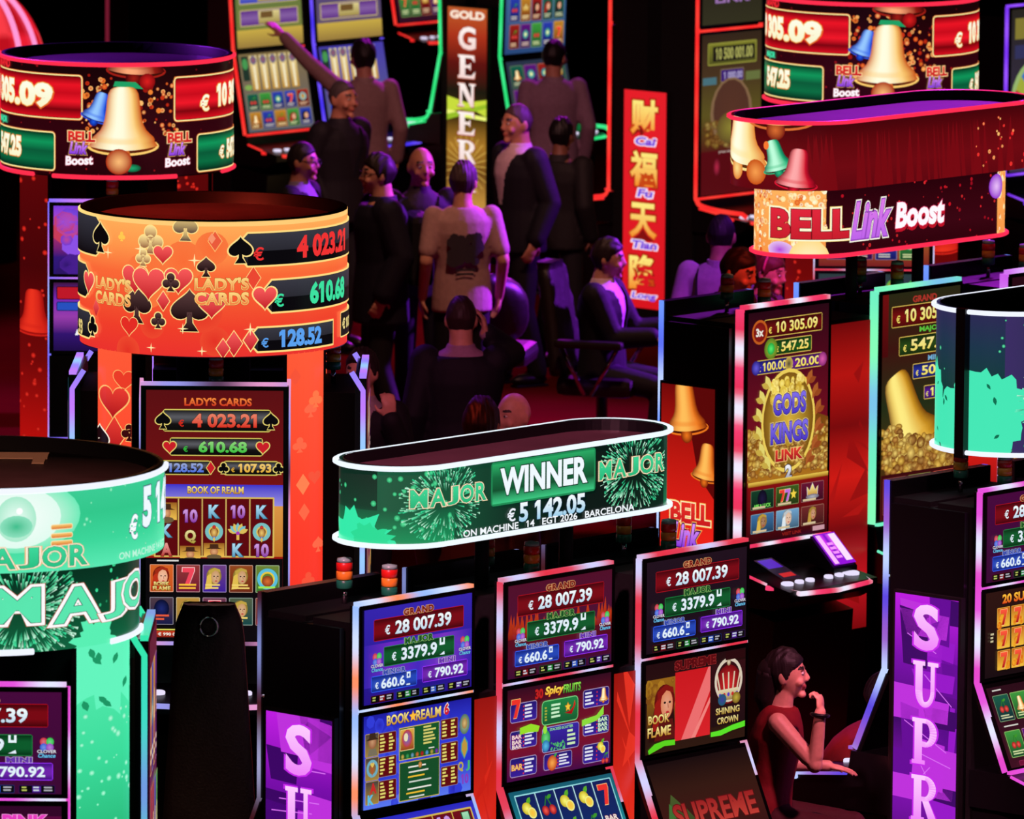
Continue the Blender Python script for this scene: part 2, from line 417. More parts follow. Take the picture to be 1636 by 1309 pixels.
# ------------------------------------------------ artwork for every screen and sign
GOLD = ((255, 240, 150), (190, 130, 30))
def serif(c, ch, x, y, w, h, col, lay=None):
    """slab serif capital in the box x..x+w, y..y+h"""
    lay = c.L() if lay is None else lay
    def P(*pts): c.poly([(x+a*w, y+b*h) for a, b in pts], col if not isinstance(col[0], (tuple, list)) else col, lay)
    def B(a0, b0, a1, b1):
        cc = col
        if isinstance(col[0], (tuple, list)): cc = (tuple(mix(col[0], col[1], b0)), tuple(mix(col[0], col[1], b1)))
        c.rect(x+a0*w, y+b0*h, x+a1*w, y+b1*h, cc, lay)
    def bowl(cx, cy, ro, ri, ao, ai, a0, a1, n=14):
        for i in range(n):
            q0, q1 = R_(a0+(a1-a0)*i/n), R_(a0+(a1-a0)*(i+1)/n)
            P((cx+ro*cos(q0), cy+ao*sin(q0)), (cx+ro*cos(q1), cy+ao*sin(q1)), (cx+ri*cos(q1), cy+ai*sin(q1)), (cx+ri*cos(q0), cy+ai*sin(q0)))
    if ch in 'EL':
        B(.1, 0, .4, 1); B(0, 0, .5, .1); B(0, .87, .92, 1); P((.78, .87), (.98, .68), (.94, 1))
        if ch == 'E': B(.4, 0, .9, .12); P((.72, .1), (.92, .0), (.95, .3)); B(.4, .43, .66, .55); P((.6, .45), (.72, .32), (.72, .66), (.6, .54))
    elif ch in 'PR':
        B(.1, 0, .4, 1); B(0, 0, .5, .09); B(0, .91, .52, 1); B(.4, 0, .55, .1); B(.4, .46 if ch == 'R' else .5, .55, .56 if ch == 'R' else .62)
        q = .28 if ch == 'R' else .31; bowl(.52, q, .46, .18, q, q-.1, -90, 90)
        if ch == 'R': P((.42, .52), (.66, .5), (1.0, .93), (1.04, 1), (.72, 1))
    elif ch == 'U':
        B(.1, 0, .38, .65); B(.7, 0, .86, .65); B(0, 0, .48, .09); B(.58, 0, 1, .09); bowl(.48, .64, .38, .22, .36, .24, 0, 90); bowl(.48, .64, .38, .10, .36, .24, 90, 180)
    elif ch == 'N':
        B(.1, 0, .24, 1); B(.76, 0, .9, 1); B(0, 0, .3, .08); B(0, .92, .36, 1); B(.64, 0, 1, .08); P((.06, 0), (.38, 0), (.9, .86), (.9, 1), (.74, 1))
    elif ch == 'M':
        B(.08, 0, .2, 1); B(.74, 0, .96, 1); B(0, 0, .26, .08); B(0, .92, .3, 1); B(.7, .92, 1.02, 1); B(.74, 0, 1.02, .08); P((.06, 0), (.32, 0), (.56, .7), (.48, .95)); P((.74, 0), (.84, 0), (.52, .95), (.46, .8))
    elif ch == 'A':
        P((.42, 0), (.58, 0), (.98, 1), (.68, 1)); P((.42, 0), (.5, .12), (.24, 1), (.1, 1)); B(.3, .62, .7, .72); B(0, .92, .36, 1); B(.56, .92, 1.06, 1)
    else: c.text(ch, x+w/2, y+h/2, h, w, col, .035)
def clover(c, x, y, r):
    for a, q in ((-.9, (200, 40, 60)), (.9, (40, 190, 70)), (-2.3, (50, 90, 210)), (2.3, (150, 60, 190))):
        c.disc(x+r*.45*sin(a), y-r*.45*cos(a)-r*.3, r*.42, None, mix(q, (255, 255, 255), .35), q)
    c.text('CLOVER', x, y+r*.42, r*.34, r*2.1, (225, 225, 235), .02, ((.05, (60, 20, 60)),)); c.text('Chance', x, y+r*.85, r*.42, r*1.9, (110, 200, 240), .02, ((.05, (10, 40, 90)),), shear=.25)
def bars(c, x0, y0, x1, y1, n, col, w=.6):
    d = (y1-y0)/n; la = c.L()
    for i in range(n): c.rect(x0, y0+d*i, x0+(x1-x0)*random.uniform(w, 1), y0+d*(i+.55), col, la)
def jackpot(k, c1, c2, flame=False, i=0):
    c = pcanvas(k, i, 710, 400, (c1, c2)); f = .72
    def bx(x0, y0, x1, y1, a, b, e):
        c.rr(x0, y0, x1, y1, 8, [b, a, a, b], tuple(q*1.4 if q < 170 else 255 for q in a), 3)
    if flame:
        la = c.L()
        for j in range(60):
            x = random.uniform(0, 710); h = random.uniform(40, 130); c.poly([(x-22, 235), (x+random.uniform(-10, 10), 235-h), (x+22, 235)], ((200, 60, 20), (130, 20, 20)), la)
        c.rect(0, 232, 710, 400, ((90, 10, 24), (60, 12, 50)))
    elif c1[2] > 150: c.hrect(0, 150, 710, 330, [c1, (110, 40, 190), (70, 40, 190), (120, 50, 190), c1])
    bx(62, 46, 655, 138, (120, 10, 20), (62, 4, 10), None)
    c.block('GRAND', 355, 34, 26, 195, (120, 20, 20), .03, ((.075, (235, 170, 110)), (.035, (90, 10, 10))))
    num = (225, 240, 250)
    c.text('€', 150, 96, 40, None, num, .02); c.text('28 007.39', 385, 92, 58, 370, ((250, 255, 255), (190, 215, 235)), .03, ((.03, (50, 10, 30)),))
    bx(125, 166, 590, 250, (14, 90, 44), (6, 46, 20), None)
    c.block('MAJOR', 355, 156, 25, 185, (20, 80, 34), .03, ((.075, (150, 200, 110)), (.035, (10, 50, 20))))
    c.text('€', 190, 212, 36, None, num, .02); c.text('3379.9', 355, 208, 54, 235, num, .03, ((.03, (5, 40, 20)),))
    c.rect(490, 168, 524, 198, (230, 245, 250)); c.rect(500, 168, 514, 188, (10, 80, 40)); c.poly([(490, 240), (520, 226), (524, 240)], num)
    bx(40, 282, 340, 350, (36, 70, 180), (18, 36, 120), None); bx(376, 276, 675, 345, (110, 36, 170), (60, 16, 120), None)
    c.block('MINOR', 190, 272, 20, 145, (50, 70, 170), .03, ((.075, (170, 180, 220)), (.03, (20, 30, 90)))); c.block('MINI', 535, 264, 20, 105, (100, 50, 170), .03, ((.075, (205, 180, 230)), (.03, (50, 20, 90))))
    c.text('€', 72, 322, 28, None, num, .02); c.text('660.6', 178, 318, 42, 155, num, .03); c.rect(268, 286, 292, 312, num); c.rect(275, 294, 285, 306, (36, 70, 170)); c.rect(266, 336, 290, 342, num)
    c.text('€', 420, 314, 28, None, num, .02); c.text('790.92', 548, 311, 42, 190, num, .03)
    clover(c, 72, 222, 38); clover(c, 650, 214, 38)
    for j, q in enumerate(((130, 14, 20), (20, 130, 40), (40, 80, 190), (80, 30, 150))):
        x = 30+j*168; c.rr(x, 362, x+150, 394, 4, (10, 8, 12), tuple(int(a*.6) for a in q), 2)
        bars(c, x+12, 368, x+40, 390, 2, (180, 190, 90)); c.rect(x+56, 366, x+92, 390, q); bars(c, x+60, 368, x+90, 390, 2, (200, 210, 220)); bars(c, x+104, 368, x+142, 390, 2, (170, 170, 180))
    return c
def pay(c, x0, y0, x1, y1, bg, col, n=5, cols=2):
    c.rr(x0, y0, x1, y1, 8, bg, (150, 130, 140), 2); w = (x1-x0)/cols
    for j in range(cols): bars(c, x0+w*j+w*.18, y0+8, x0+w*(j+.8), y1-6, n, col, .45)
def paytable_realm():
    c = pcanvas('U', 1, 710, 400, [(30, 30, 160), (50, 60, 220), (40, 50, 200), (90, 120, 240)])
    c.dots(26, 0, 0, 710, 400, 20, 60, [(50, 60, 215), (60, 80, 225), (40, 40, 180)])
    c.text('BOOK', 225, 34, 44, 150, GOLD, .03, ((.035, (70, 30, 20)),)); c.text('REALM', 425, 34, 44, 165, GOLD, .03, ((.035, (70, 30, 20)),))
    c.sym('star5', 322, 34, 26, (255, 190, 60), (120, 60, 10), 3); c.text('6', 545, 30, 50, 32, (210, 30, 40), .04, ((.05, (250, 240, 230)),))
    R1 = (96, 12, 18)
    for y in (82, 184, 286):
        pay(c, 95, y, 212, y+88, R1, (225, 215, 110)); c.rr(8, y-6, 96, y+94, 5, ((70, 60, 60), (160, 130, 60)), (180, 150, 70), 3)
        pay(c, 505, y-10, 620, y+78, R1, (225, 215, 110))
    c.disc(52, 112, 26, 30, (200, 150, 110), (150, 90, 60)); c.poly([(10, 104), (94, 104), (74, 94), (70, 74), (34, 74), (30, 94)], (60, 40, 26)); c.poly([(20, 172), (30, 142), (74, 142), (86, 172)], (120, 110, 90))
    c.ring(52, 226, 24, 38, (110, 170, 190)); c.sym('leaf', 52, 228, 30, (170, 90, 50)); c.sym('heart', 52, 210, 14, (220, 190, 90))
    c.text('A', 58, 312, 46, 44, (200, 40, 40), .05); c.text('K', 42, 360, 44, 40, (90, 190, 230), .05)
    c.disc(660, 108, 34, 44, (170, 190, 150), (80, 110, 90)); c.disc(660, 104, 18, 24, (215, 185, 120), (160, 120, 70)); c.sym('leaf', 660, 210, 42, (190, 150, 60), (70, 150, 150), 8); c.text('Q', 636, 290, 44, 36, (190, 170, 60), .04); c.text('J', 684, 290, 44, 26, (70, 180, 110), .04); c.text('10', 664, 345, 44, 50, (130, 60, 190), .05)
    c.rr(225, 74, 492, 215, 4, (20, 84, 40), (200, 180, 90), 4); c.rr(232, 82, 325, 175, 4, ((220, 170, 70), (150, 60, 30)), (230, 210, 140), 3); c.disc(278, 124, 34, 38, (90, 110, 190), (190, 60, 40)); c.disc(270, 118, 14, 18, (230, 220, 180))
    bars(c, 385, 84, 470, 168, 6, (215, 205, 110)); bars(c, 420, 180, 470, 188, 1, (230, 230, 220))
    for j, q in enumerate(((200, 180, 80), (60, 170, 90), (110, 170, 200), (210, 120, 60), (190, 40, 40), (90, 170, 220), (180, 170, 70), (120, 60, 180))): c.disc(248+j*32, 200, 11, 11, q, mix(q, (0, 0, 0), .4))
    c.rr(225, 224, 492, 392, 4, (22, 76, 40), (190, 170, 80), 4)
    for y, q in ((246, (230, 230, 220)), (268, (220, 220, 210)), (288, (240, 190, 50)), (310, (200, 210, 200)), (340, (230, 230, 220)), (358, (240, 190, 50)), (376, (210, 215, 205))): bars(c, 270+random.uniform(0, 20), y, 455, y+12, 1, q)
    c.disc(362, 246, 12, 14, (220, 170, 80), (160, 90, 50))
    return c
def letter_sym(c, ch, x, y, h):
    q = {'K': (100, 190, 235), '10': (170, 60, 200), 'Q': (215, 190, 60), 'A': (225, 60, 50), 'J': (70, 190, 110)}[ch]
    c.text(ch, x, y, h, h*(1.1 if ch == '10' else .85), (mix(q, (255, 255, 255), .5), mix(q, (0, 0, 0), .2)), .045, ((.03, mix(q, (0, 0, 0), .6)),))
def scarab(c, x, y, r):
    c.ring(x, y-r*.1, r*.6, r, (120, 190, 190), asp=1); c.ring(x, y-r*.1, r*.45, r*.6, (220, 190, 90)); c.disc(x, y, r*.4, r*.6, (240, 200, 110), (150, 90, 40)); c.disc(x, y+r*.6, r*.18, r*.2, (60, 110, 200))
    c.disc(x, y-r*.6, r*.2, r*.2, (230, 70, 60), (160, 20, 20)); c.sym('leaf', x, y+r*.75, r*.3, (220, 190, 90))
def fan(c, x, y, r):
    for a in range(-3, 4): c.sym('leaf', x+r*.6*sin(a*.4), y-r*.55*cos(a*.4)+r*.2, r*.55, ((120, 190, 200), (220, 190, 90))[a % 2], ang=a*.4)
    c.rect(x-r*.15, y+.1*r, x+r*.15, y+r*.9, (220, 180, 80)); c.disc(x, y+r*.2, r*.2, r*.2, (170, 60, 180))
def hatface(c, x, y, w, h):
    c.rect(x-w/2, y-h/2, x+w/2, y+h/2, ((150, 90, 30), (240, 190, 80))); c.disc(x, y+h*.12, w*.2, h*.3, (225, 170, 120), (180, 110, 70)); c.poly([(x-w*.42, y-h*.08), (x+w*.42, y-h*.08), (x+w*.22, y-h*.16), (x+w*.2, y-h*.42), (x-w*.2, y-h*.42), (x-w*.22, y-h*.16)], (70, 40, 24)); c.disc(x, y+h*.5, w*.36, h*.18, (110, 90, 60))
def reels_realm():
    c = pcanvas('U', 2, 710, 400, ((40, 40, 190), (120, 100, 230)))
    c.rr(30, 26, 690, 390, 6, (110, 14, 26), (210, 180, 80), 8)
    for j in range(5):
        x = 100+j*130
        if j: c.rect(x-68, 34, x-62, 390, (210, 180, 80))
        letter_sym(c, ('A', 'K', 'Q', '10', 'J')[j], x, 90, 90); letter_sym(c, ('10', 'Q', 'A', 'K', '10')[j], x, 210, 90); letter_sym(c, ('K', 'A', '10', 'J', 'Q')[j], x, 330, 90)
    return c
def cherry(c, x, y, r):
    c.line(x-r*.5, y+r*.1, x+r*.1, y-r*.9, r*.12, (40, 120, 30)); c.line(x+r*.5, y+r*.2, x+r*.1, y-r*.9, r*.12, (40, 120, 30)); c.sym('leaf', x+r*.45, y-r*.8, r*.4, (60, 150, 40), ang=1.2)
    for q in (-.48, .48): c.disc(x+q*r, y+r*.4, r*.46, r*.46, (250, 90, 80), (150, 8, 16))
def lemon(c, x, y, r):
    c.sym('leaf', x+r*.2, y-r*.7, r*.5, (90, 170, 40), ang=.8); c.disc(x-r*.2, y-.1*r, r*.62, r*.55, (255, 250, 120), (200, 180, 20)); c.disc(x+r*.3, y+r*.35, r*.52, r*.5, (250, 220, 90), (240, 240, 140)); c.disc(x+r*.3, y+r*.35, r*.4, r*.38, (250, 190, 60), (240, 210, 80))
def paytable_fruits():
    c = pcanvas('U', 1, 710, 400, [(50, 10, 30), (104, 14, 36), (120, 16, 40), (70, 10, 70)])
    c.text('30', 215, 38, 44, 55, (190, 30, 30), .05, ((.04, (60, 10, 10)),)); c.text('Spicy', 320, 36, 46, 130, ((255, 240, 90), (235, 140, 30)), .04, ((.04, (110, 30, 10)),), shear=.2); c.text('FRUITS', 440, 36, 38, 120, ((150, 230, 80), (60, 150, 40)), .03, ((.04, (10, 60, 20)),), shear=.1)
    B = ((34, 22, 110), (56, 30, 150))
    for (x0, y0, x1, y1) in ((18, 62, 200, 146), (18, 182, 200, 262), (18, 300, 200, 384), (515, 58, 695, 140), (515, 184, 695, 262), (515, 300, 695, 384), (245, 308, 440, 380)):
        c.rr(x0, y0, x1, y1, 14, B, (170, 150, 190), 3); m = (x0+x1)/2
        bars(c, m+8 if x0 < 300 else x0+14, y0+12, x1-14 if x0 < 300 else m-14, y1-8, 4, (225, 225, 240), .6); la = c.L()
        for q in range(4): c.disc(m if x0 < 300 else m+6, y0+18+q*(y1-y0-30)/3, 4, 4, (230, 50, 50), lay=la)
    c.sym('seven', 52, 84, 40, (235, 50, 40), (255, 200, 120), 3); c.bell(655, 92, 30)
    for y, q in ((206, (200, 40, 50)), (228, (170, 30, 60)), (248, (150, 20, 40))):
        c.text('BAR', 60, y+2, 18, 66, (235, 220, 220), .03, ((.05, q),)); c.text('BAR', 650, y-6, 18, 66, (210, 235, 210), .03, ((.05, (30, 110, 60)),))
    c.text('BAR', 62, 340, 26, 76, (240, 190, 110), .03, ((.05, (170, 50, 30)),)); lemon(c, 640, 320, 34); cherry(c, 665, 374, 26); c.disc(300, 350, 34, 34, (250, 170, 80), (190, 60, 20)); c.sym('leaf', 320, 318, 14, (60, 160, 60), ang=1)
    c.rr(225, 72, 475, 180, 22, ((30, 130, 66), (20, 90, 48)), (120, 210, 130), 4); bars(c, 290, 92, 360, 160, 4, (200, 240, 200)); bars(c, 245, 100, 262, 166, 5, (170, 170, 60))
    c.poly([(380, 140), (430, 150), (456, 110), (450, 90), (440, 118), (420, 134)], ((220, 40, 30), (150, 10, 20))); c.sym('star5', 404, 116, 20, (240, 200, 60), (200, 90, 20), 3)
    c.rr(228, 188, 482, 300, 16, ((56, 36, 160), (40, 24, 120)), (170, 160, 210), 3); c.text('STACKED SCATTER', 360, 202, 12, 160, (150, 230, 140), .02); bars(c, 400, 216, 462, 292, 4, (200, 230, 180)); c.dots(40, 290, 262, 385, 296, 4, 6, [(90, 190, 120), (60, 150, 90)])
    c.poly([(75, 170), (150, 160), (210, 176), (200, 200), (130, 196), (75, 200)], (150, 220, 40)); c.poly([(500, 186), (600, 176), (650, 140), (650, 176), (600, 200), (500, 214)], (140, 220, 60))
    c.disc(252, 236, 30, 36, (110, 220, 130), (40, 150, 60)); c.disc(252, 270, 26, 26, (90, 190, 230), (40, 110, 170)); c.disc(246, 198, 14, 18, (150, 230, 60))
    return c
def reels_fruits():
    c = pcanvas('U', 2, 710, 400, ((20, 90, 110), (30, 150, 160)))
    c.rr(30, 18, 690, 396, 4, (24, 60, 90), (150, 220, 225), 6)
    for j in range(5):
        x = 100+j*128; c.rect(x-60, 24, x+60, 396, [(16, 30, 90), (14, 40, 100), (20, 130, 150)])
        for r, y in enumerate((90, 215, 340)):
            q = (j+r) % 3
            if j == 4: (c.sym('seven', x, y, 46, (235, 50, 45), (255, 190, 120), 4) if r != 1 else (c.text('BAR', x, y-16, 26, 84, (240, 230, 220), .03, ((.05, (130, 20, 40)),)), c.text('BAR', x, y+20, 26, 84, (240, 230, 220), .03, ((.05, (130, 20, 40)),))))
            elif q in (0, 2): lemon(c, x, y, 52)
            else: cherry(c, x, y, 50)
        if j: c.rect(x-66, 24, x-60, 396, (190, 230, 235))
    return c
def face(c, x, y, w, h, hair, skin, hat=None):
    c.disc(x-w*.05, y-h*.02, w*.62, h*.62, hair, mix(hair, (0, 0, 0), .4)); c.poly([(x-w*.62, y), (x-w*.3, y-h*.3), (x-w*.2, y+h*.9), (x-w*.8, y+h*.95)], hair); c.disc(x+w*.08, y+h*.06, w*.36, h*.5, mix(skin, (255, 255, 255), .25), skin)
    for q in (-.1, .2): c.disc(x+w*(.08+q)-w*.02, y, w*.07, h*.04, (30, 16, 16))
    c.disc(x+w*.12, y+h*.34, w*.1, h*.045, (190, 40, 50)); c.line(x+w*.13, y+h*.02, x+w*.17, y+h*.2, w*.04, mix(skin, (120, 40, 30), .5)); c.poly([(x-w*.45, y-h*.1), (x+w*.05, y-h*.42), (x+w*.5, y-h*.3), (x+w*.45, y-h*.5), (x, y-h*.62), (x-w*.5, y-h*.4)], mix(hair, (0, 0, 0), .15))
def supreme_top():
    c = pcanvas('U', 1, 710, 400, ((34, 10, 12), (44, 24, 14)))
    c.text('SUPREME', 350, 26, 40, 290, (90, 10, 14), .03, ((.05, (190, 50, 50)), (.025, (50, 6, 8))))
    c.rect(8, 70, 212, 330, ((150, 100, 24), (60, 30, 14))); c.dots(20, 12, 80, 205, 200, 10, 34, [(170, 120, 30), (120, 70, 20)]); c.poly([(20, 345), (60, 200), (120, 110), (190, 130), (212, 345)], (40, 14, 10)); face(c, 138, 180, 118, 128, (150, 24, 18), (215, 130, 90))
    c.poly([(60, 345), (95, 260), (190, 255), (212, 345)], (90, 20, 16)); c.text('BOOK', 92, 248, 40, 150, GOLD, .025, ((.035, (60, 20, 10)),)); c.text('FLAME', 95, 304, 44, 165, GOLD, .025, ((.035, (60, 20, 10)),))
    c.rect(205, 55, 455, 360, ((200, 24, 30), (215, 34, 40))); la = c.L(); c.poly([(250, 360), (330, 360), (455, 160), (455, 55), (440, 55)], (235, 110, 110), la); la = c.L(); c.poly([(320, 360), (350, 360), (455, 215), (455, 190)], (240, 130, 125), la)
    c.rect(462, 50, 705, 330, ((50, 14, 18), (30, 14, 16)))
    c.disc(585, 150, 92, 88, (210, 40, 40), (110, 10, 16)); c.ring(585, 130, 84, 100, (215, 200, 180)); c.rect(515, 170, 655, 220, ((225, 210, 170), (150, 120, 70))); la = c.L()
    for q in range(5): c.disc(525+q*30, 195, 9, 9, ((90, 60, 190), (200, 40, 40))[q % 2], lay=la)
    for q in (-1, -.5, 0, .5, 1): c.line(585+q*60, 175, 585+q*84, 95, 9, (215, 200, 170))
    c.disc(585, 50, 14, 16, (230, 215, 190), (150, 120, 80)); c.disc(540, 215, 30, 26, (60, 60, 150), (30, 90, 110)); c.disc(640, 215, 30, 26, (190, 170, 60), (120, 90, 30))
    c.text('SHINING', 580, 265, 30, 170, ((240, 225, 150), (190, 150, 50)), .025); c.text('CROWN', 580, 308, 30, 150, ((240, 225, 150), (190, 150, 50)), .025)
    c.poly([(60, 356), (130, 348), (205, 352), (205, 376), (130, 372), (20, 398), (14, 380)], (90, 210, 30)); c.poly([(460, 352), (530, 350), (610, 336), (705, 326), (705, 352), (610, 360), (530, 374), (460, 372)], (90, 225, 40)); c.rect(560, 4, 700, 40, (40, 8, 10))
    return c
def supreme_low():
    c = pcanvas('U', 2, 710, 400, [(20, 10, 8), (50, 24, 14), (60, 22, 16), (50, 14, 14)])
    c.poly([(0, 330), (100, 150), (180, 230), (260, 330), (200, 420), (0, 420)], ((70, 90, 40), (40, 40, 24))); c.poly([(20, 300), (70, 190), (120, 240)], (60, 110, 50))
    c.text('SUPREME', 370, 255, 110, 580, ((150, 30, 30), (190, 60, 50)), .03, ((.03, (90, 16, 16)),)); c.hrect(0, 370, 710, 400, [(90, 110, 60), (130, 120, 60), (60, 30, 20)])
    return c
def bright(k, i):
    c = pcanvas(k, 0, 100, 100, [((255, 120, 130), (255, 70, 80)), ((255, 200, 190), (240, 90, 100)), ((255, 90, 90), (255, 60, 60))][i]); tiles(c, 6, 30, 94, 92, 4, 2, 5+i); return c
def plain(k, i):
    c = pcanvas(k, 0, 100, 100, [((40, 26, 90), (110, 30, 120)), ((90, 20, 40), (40, 10, 60)), ((20, 50, 60), (30, 20, 80)), ((200, 120, 50), (120, 30, 30))][i])
    tiles(c, 6, 8, 94, 92, 4, 3 if k == 'P' else 2, 5+i); return c
def tile(c, x0, y0, x1, y1, seed):
    r = random.Random(seed); w, h = x1-x0, y1-y0; x, y = (x0+x1)/2, (y0+y1)/2
    bg = r.choice([((90, 20, 120), (40, 10, 60)), ((150, 30, 24), (70, 10, 20)), ((20, 90, 70), (10, 40, 50)), ((40, 60, 170), (20, 20, 90)), ((190, 130, 40), (110, 40, 20)), ((60, 150, 60), (20, 70, 40))])
    c.rr(x0, y0, x1, y1, w*.06, bg, mix(bg[0], (255, 230, 160), .4), w*.03)
    k = r.randrange(7); R = min(w, h)*.3; y -= h*.06
    if k == 0: c.sym('seven', x, y, R, (240, 60, 50), (255, 210, 120), R*.1)
    elif k == 1: face(c, x, y, R*1.6, R*1.5, r.choice([(160, 30, 20), (200, 160, 60), (40, 30, 30)]), (225, 160, 120))
    elif k == 2: c.sym('crown', x, y, R, GOLD, (120, 30, 20), R*.1)
    elif k == 3: cherry(c, x, y, R)
    elif k == 4: c.bell(x, y, R)
    elif k == 5: c.disc(x, y, R, R, (110, 220, 190), (30, 90, 120)); c.sym('star5', x, y, R*.6, (240, 240, 160))
    else: scarab(c, x, y, R)
    bars(c, x0+w*.15, y1-h*.24, x1-w*.1, y1-h*.06, 2, mix(bg[0], (255, 240, 190), .75), .7)
def tiles(c, x0, y0, x1, y1, nx, ny, seed, gx=.1):
    w, h = (x1-x0)/nx, (y1-y0)/ny
    for j in range(ny):
        for i in range(nx): tile(c, x0+w*(i+gx/2), y0+h*(j+gx/2), x0+w*(i+1-gx/2), y0+h*(j+1-gx/2), seed*50+j*nx+i)
def games_grid(k, i, n):
    c = pcanvas(k, i, 710, 400, ((40, 10, 20), (60, 14, 30)))
    if k == 'P': tiles(c, 20, 30, 690, 380, 3, 5, 9)
    else:
        for r in range(2): bars(c, 40, 14+r*180, 150, 26+r*180, 1, (210, 210, 200)); tiles(c, 20, 34+r*180, 690, 180+r*180, n, 1, n*3+r)
        c.rr(60, 372, 300, 396, 6, (110, 16, 50), (150, 40, 80), 2)
    return c
def sevens():
    c = pcanvas('U', 1, 710, 400, ((44, 20, 14), (20, 10, 12)))
    c.text('20 SUPER HOT', 360, 40, 44, 460, ((255, 200, 60), (220, 60, 20)), .04, ((.04, (70, 10, 10)),))
    for j in range(3):
        for i in range(5):
            x, y = 140+i*110, 125+j*100; c.rr(x-50, y-46, x+50, y+46, 4, ((190, 90, 20), (240, 190, 60)), (230, 170, 60), 3); c.dots(6, x-40, y, x+40, y+40, 8, 20, [(240, 170, 40), (220, 110, 20)], 1); c.sym('seven', x, y, 36, ((255, 90, 60), (170, 10, 20)), (250, 190, 110), 4)
    bars(c, 30, 190, 60, 240, 3, (200, 190, 150)); return c
def pink_screen():
    c = pcanvas('G', 1, 710, 400, ((90, 10, 60), (70, 8, 70))); c.rect(0, 0, 710, 40, (50, 6, 40))
    c.text('PINK', 560, 62, 56, 190, (230, 60, 190), .05, ((.03, (255, 160, 230)),)); c.text('SELECTION', 560, 108, 22, 170, (190, 60, 150), .02); c.text('SUPREME', 180, 75, 70, 420, (200, 40, 140), .04, ((.03, (110, 10, 70)),))
    tiles(c, 20, 140, 690, 390, 5, 2, 4); return c
def redpanel(w, h, seed, dark=False):
    r = random.Random(seed); c = Canvas(100, 300, w, h, [(150, 20, 14), (220, 40, 24), (250, 70, 44), (200, 30, 20)] if not dark else [(110, 8, 10), (180, 20, 16), (120, 10, 12), (205, 26, 20), (120, 8, 12), (190, 20, 30), (120, 8, 12)])
    la, lb = c.L(), c.L()
    for i in range(9):
        x, y = r.uniform(0, 100), r.uniform(0, 300); q = [(x+r.uniform(-40, 40), y+r.uniform(-34, 34)) for _ in range(3)]
        c.poly(q, r.choice([(215, 40, 25), (200, 32, 20), (228, 50, 32)] if not dark else [(150, 15, 15), (172, 20, 18), (140, 12, 14)]), la if i % 2 else lb)
    return c
def supreme_sign(w, h):
    c = Canvas(100, 400, w, h, [(190, 30, 225), (120, 14, 170), (60, 6, 100), (130, 16, 180), (80, 8, 120), (120, 20, 170)])
    r = random.Random(int(h*100)); la, lb = c.L(), c.L()
    for i in range(30):
        x, y = r.uniform(0, 100), r.uniform(0, 400); q = r.uniform(12, 40); g = r.uniform(10, 40)
        c.poly([(x-q, y-g), (x+q, y-g*.8), (x+q*.9, y+g), (x-q*.7, y+g*.9)], r.choice([(150, 24, 200), (60, 6, 100), (100, 10, 150), (190, 50, 220), (80, 8, 130)]), la if i % 2 else lb)
    la = c.L()
    for i in range(9): y = r.uniform(20, 380); c.line(r.uniform(0, 50), y, r.uniform(50, 100), y+r.uniform(-40, 40), 1.2, (220, 110, 245), la)
    hh = 58; first = h < 1.35
    for i, ch in enumerate('SUPREME'):
        y = 10+i*72
        if y > 400: break
        if i == 0 and first: c.rr(26, -4, 76, 66, 8, (235, 80, 250)); 
        la = c.L()
        for q in (3.0,): serif(c, ch, 30-q, y-q*.6, 40+2*q, hh+q*1.2, (200, 40, 235))
        serif(c, ch, 30, y, 40, hh, ((250, 150, 255), (225, 90, 245)) if first else ((255, 205, 255), (240, 130, 250)))
    return c
def bell_column(w, h):
    c = Canvas(100, 510, w, h, [(110, 8, 8), (190, 24, 16), (235, 34, 24), (245, 40, 30), (225, 30, 24), (150, 12, 14)])
    c.poly([(40, 0), (100, 0), (100, 150), (70, 120)], (90, 8, 8)); pal = ((255, 190, 90), (240, 120, 30), (120, 30, 8))
    c.bell(46, 30, 38, -.14, pal); c.bell(86, 102, 27, .08, pal)
    logo(c, 50, 202, 84); return c
def logo(c, x, y, w, k=1.0):
    """stacked bell logo"""
    c.text('BELL', x+w*.08, y-w*.34, w*.34, w*.9, ((235, 50, 40), (200, 24, 30)), .05, ((.06, (255, 190, 90)), (.035, (255, 240, 190))), sx=1)
    c.text('Link', x-w*.02, y+w*.02, w*.4, w*.62, ((230, 150, 255), (130, 50, 220)), .04, ((.07, (255, 190, 90)), (.045, (70, 10, 90))), shear=.3); c.text('Boost', x, y+w*.42, w*.3, w*.92, (255, 245, 250), .045, ((.04, (170, 20, 60)),), shear=.08, ang=-.06)
def coins(c, n, x0, y0, x1, y1, r0, r1, dim=1.0):
    la = [c.L() for _ in range(4)]
    for i in range(n):
        x, y, r = random.uniform(x0, x1), random.uniform(y0, y1), random.uniform(r0, r1); a = random.uniform(.45, 1); g = random.choice([(225, 170, 50), (180, 110, 30), (240, 200, 90), (140, 80, 20)])
        g = tuple(q*dim for q in g); c.disc(x, y, r, r*a, mix(g, (255, 240, 170), .3*dim), mix(g, (60, 20, 0), .5), 9, la[i % 4])
def num_panel(c, x0, y0, x1, y1, bg, txt, col, edge=(210, 180, 80), eu=True):
    c.rr(x0, y0, x1, y1, 8, [mix(bg, (0, 0, 0), .5), bg, mix(bg, (0, 0, 0), .4)], edge, 4); h = (y1-y0)
    if eu: c.text('€', x0+(x1-x0)*.1, (y0+y1)/2+h*.12, h*.36, None, col, .03)
    c.text(txt, x0+(x1-x0)*.56, (y0+y1)/2, h*.62, (x1-x0)*.72, (mix(col, (255, 255, 255), .3), col), .025, ((.03, (40, 16, 8)),))
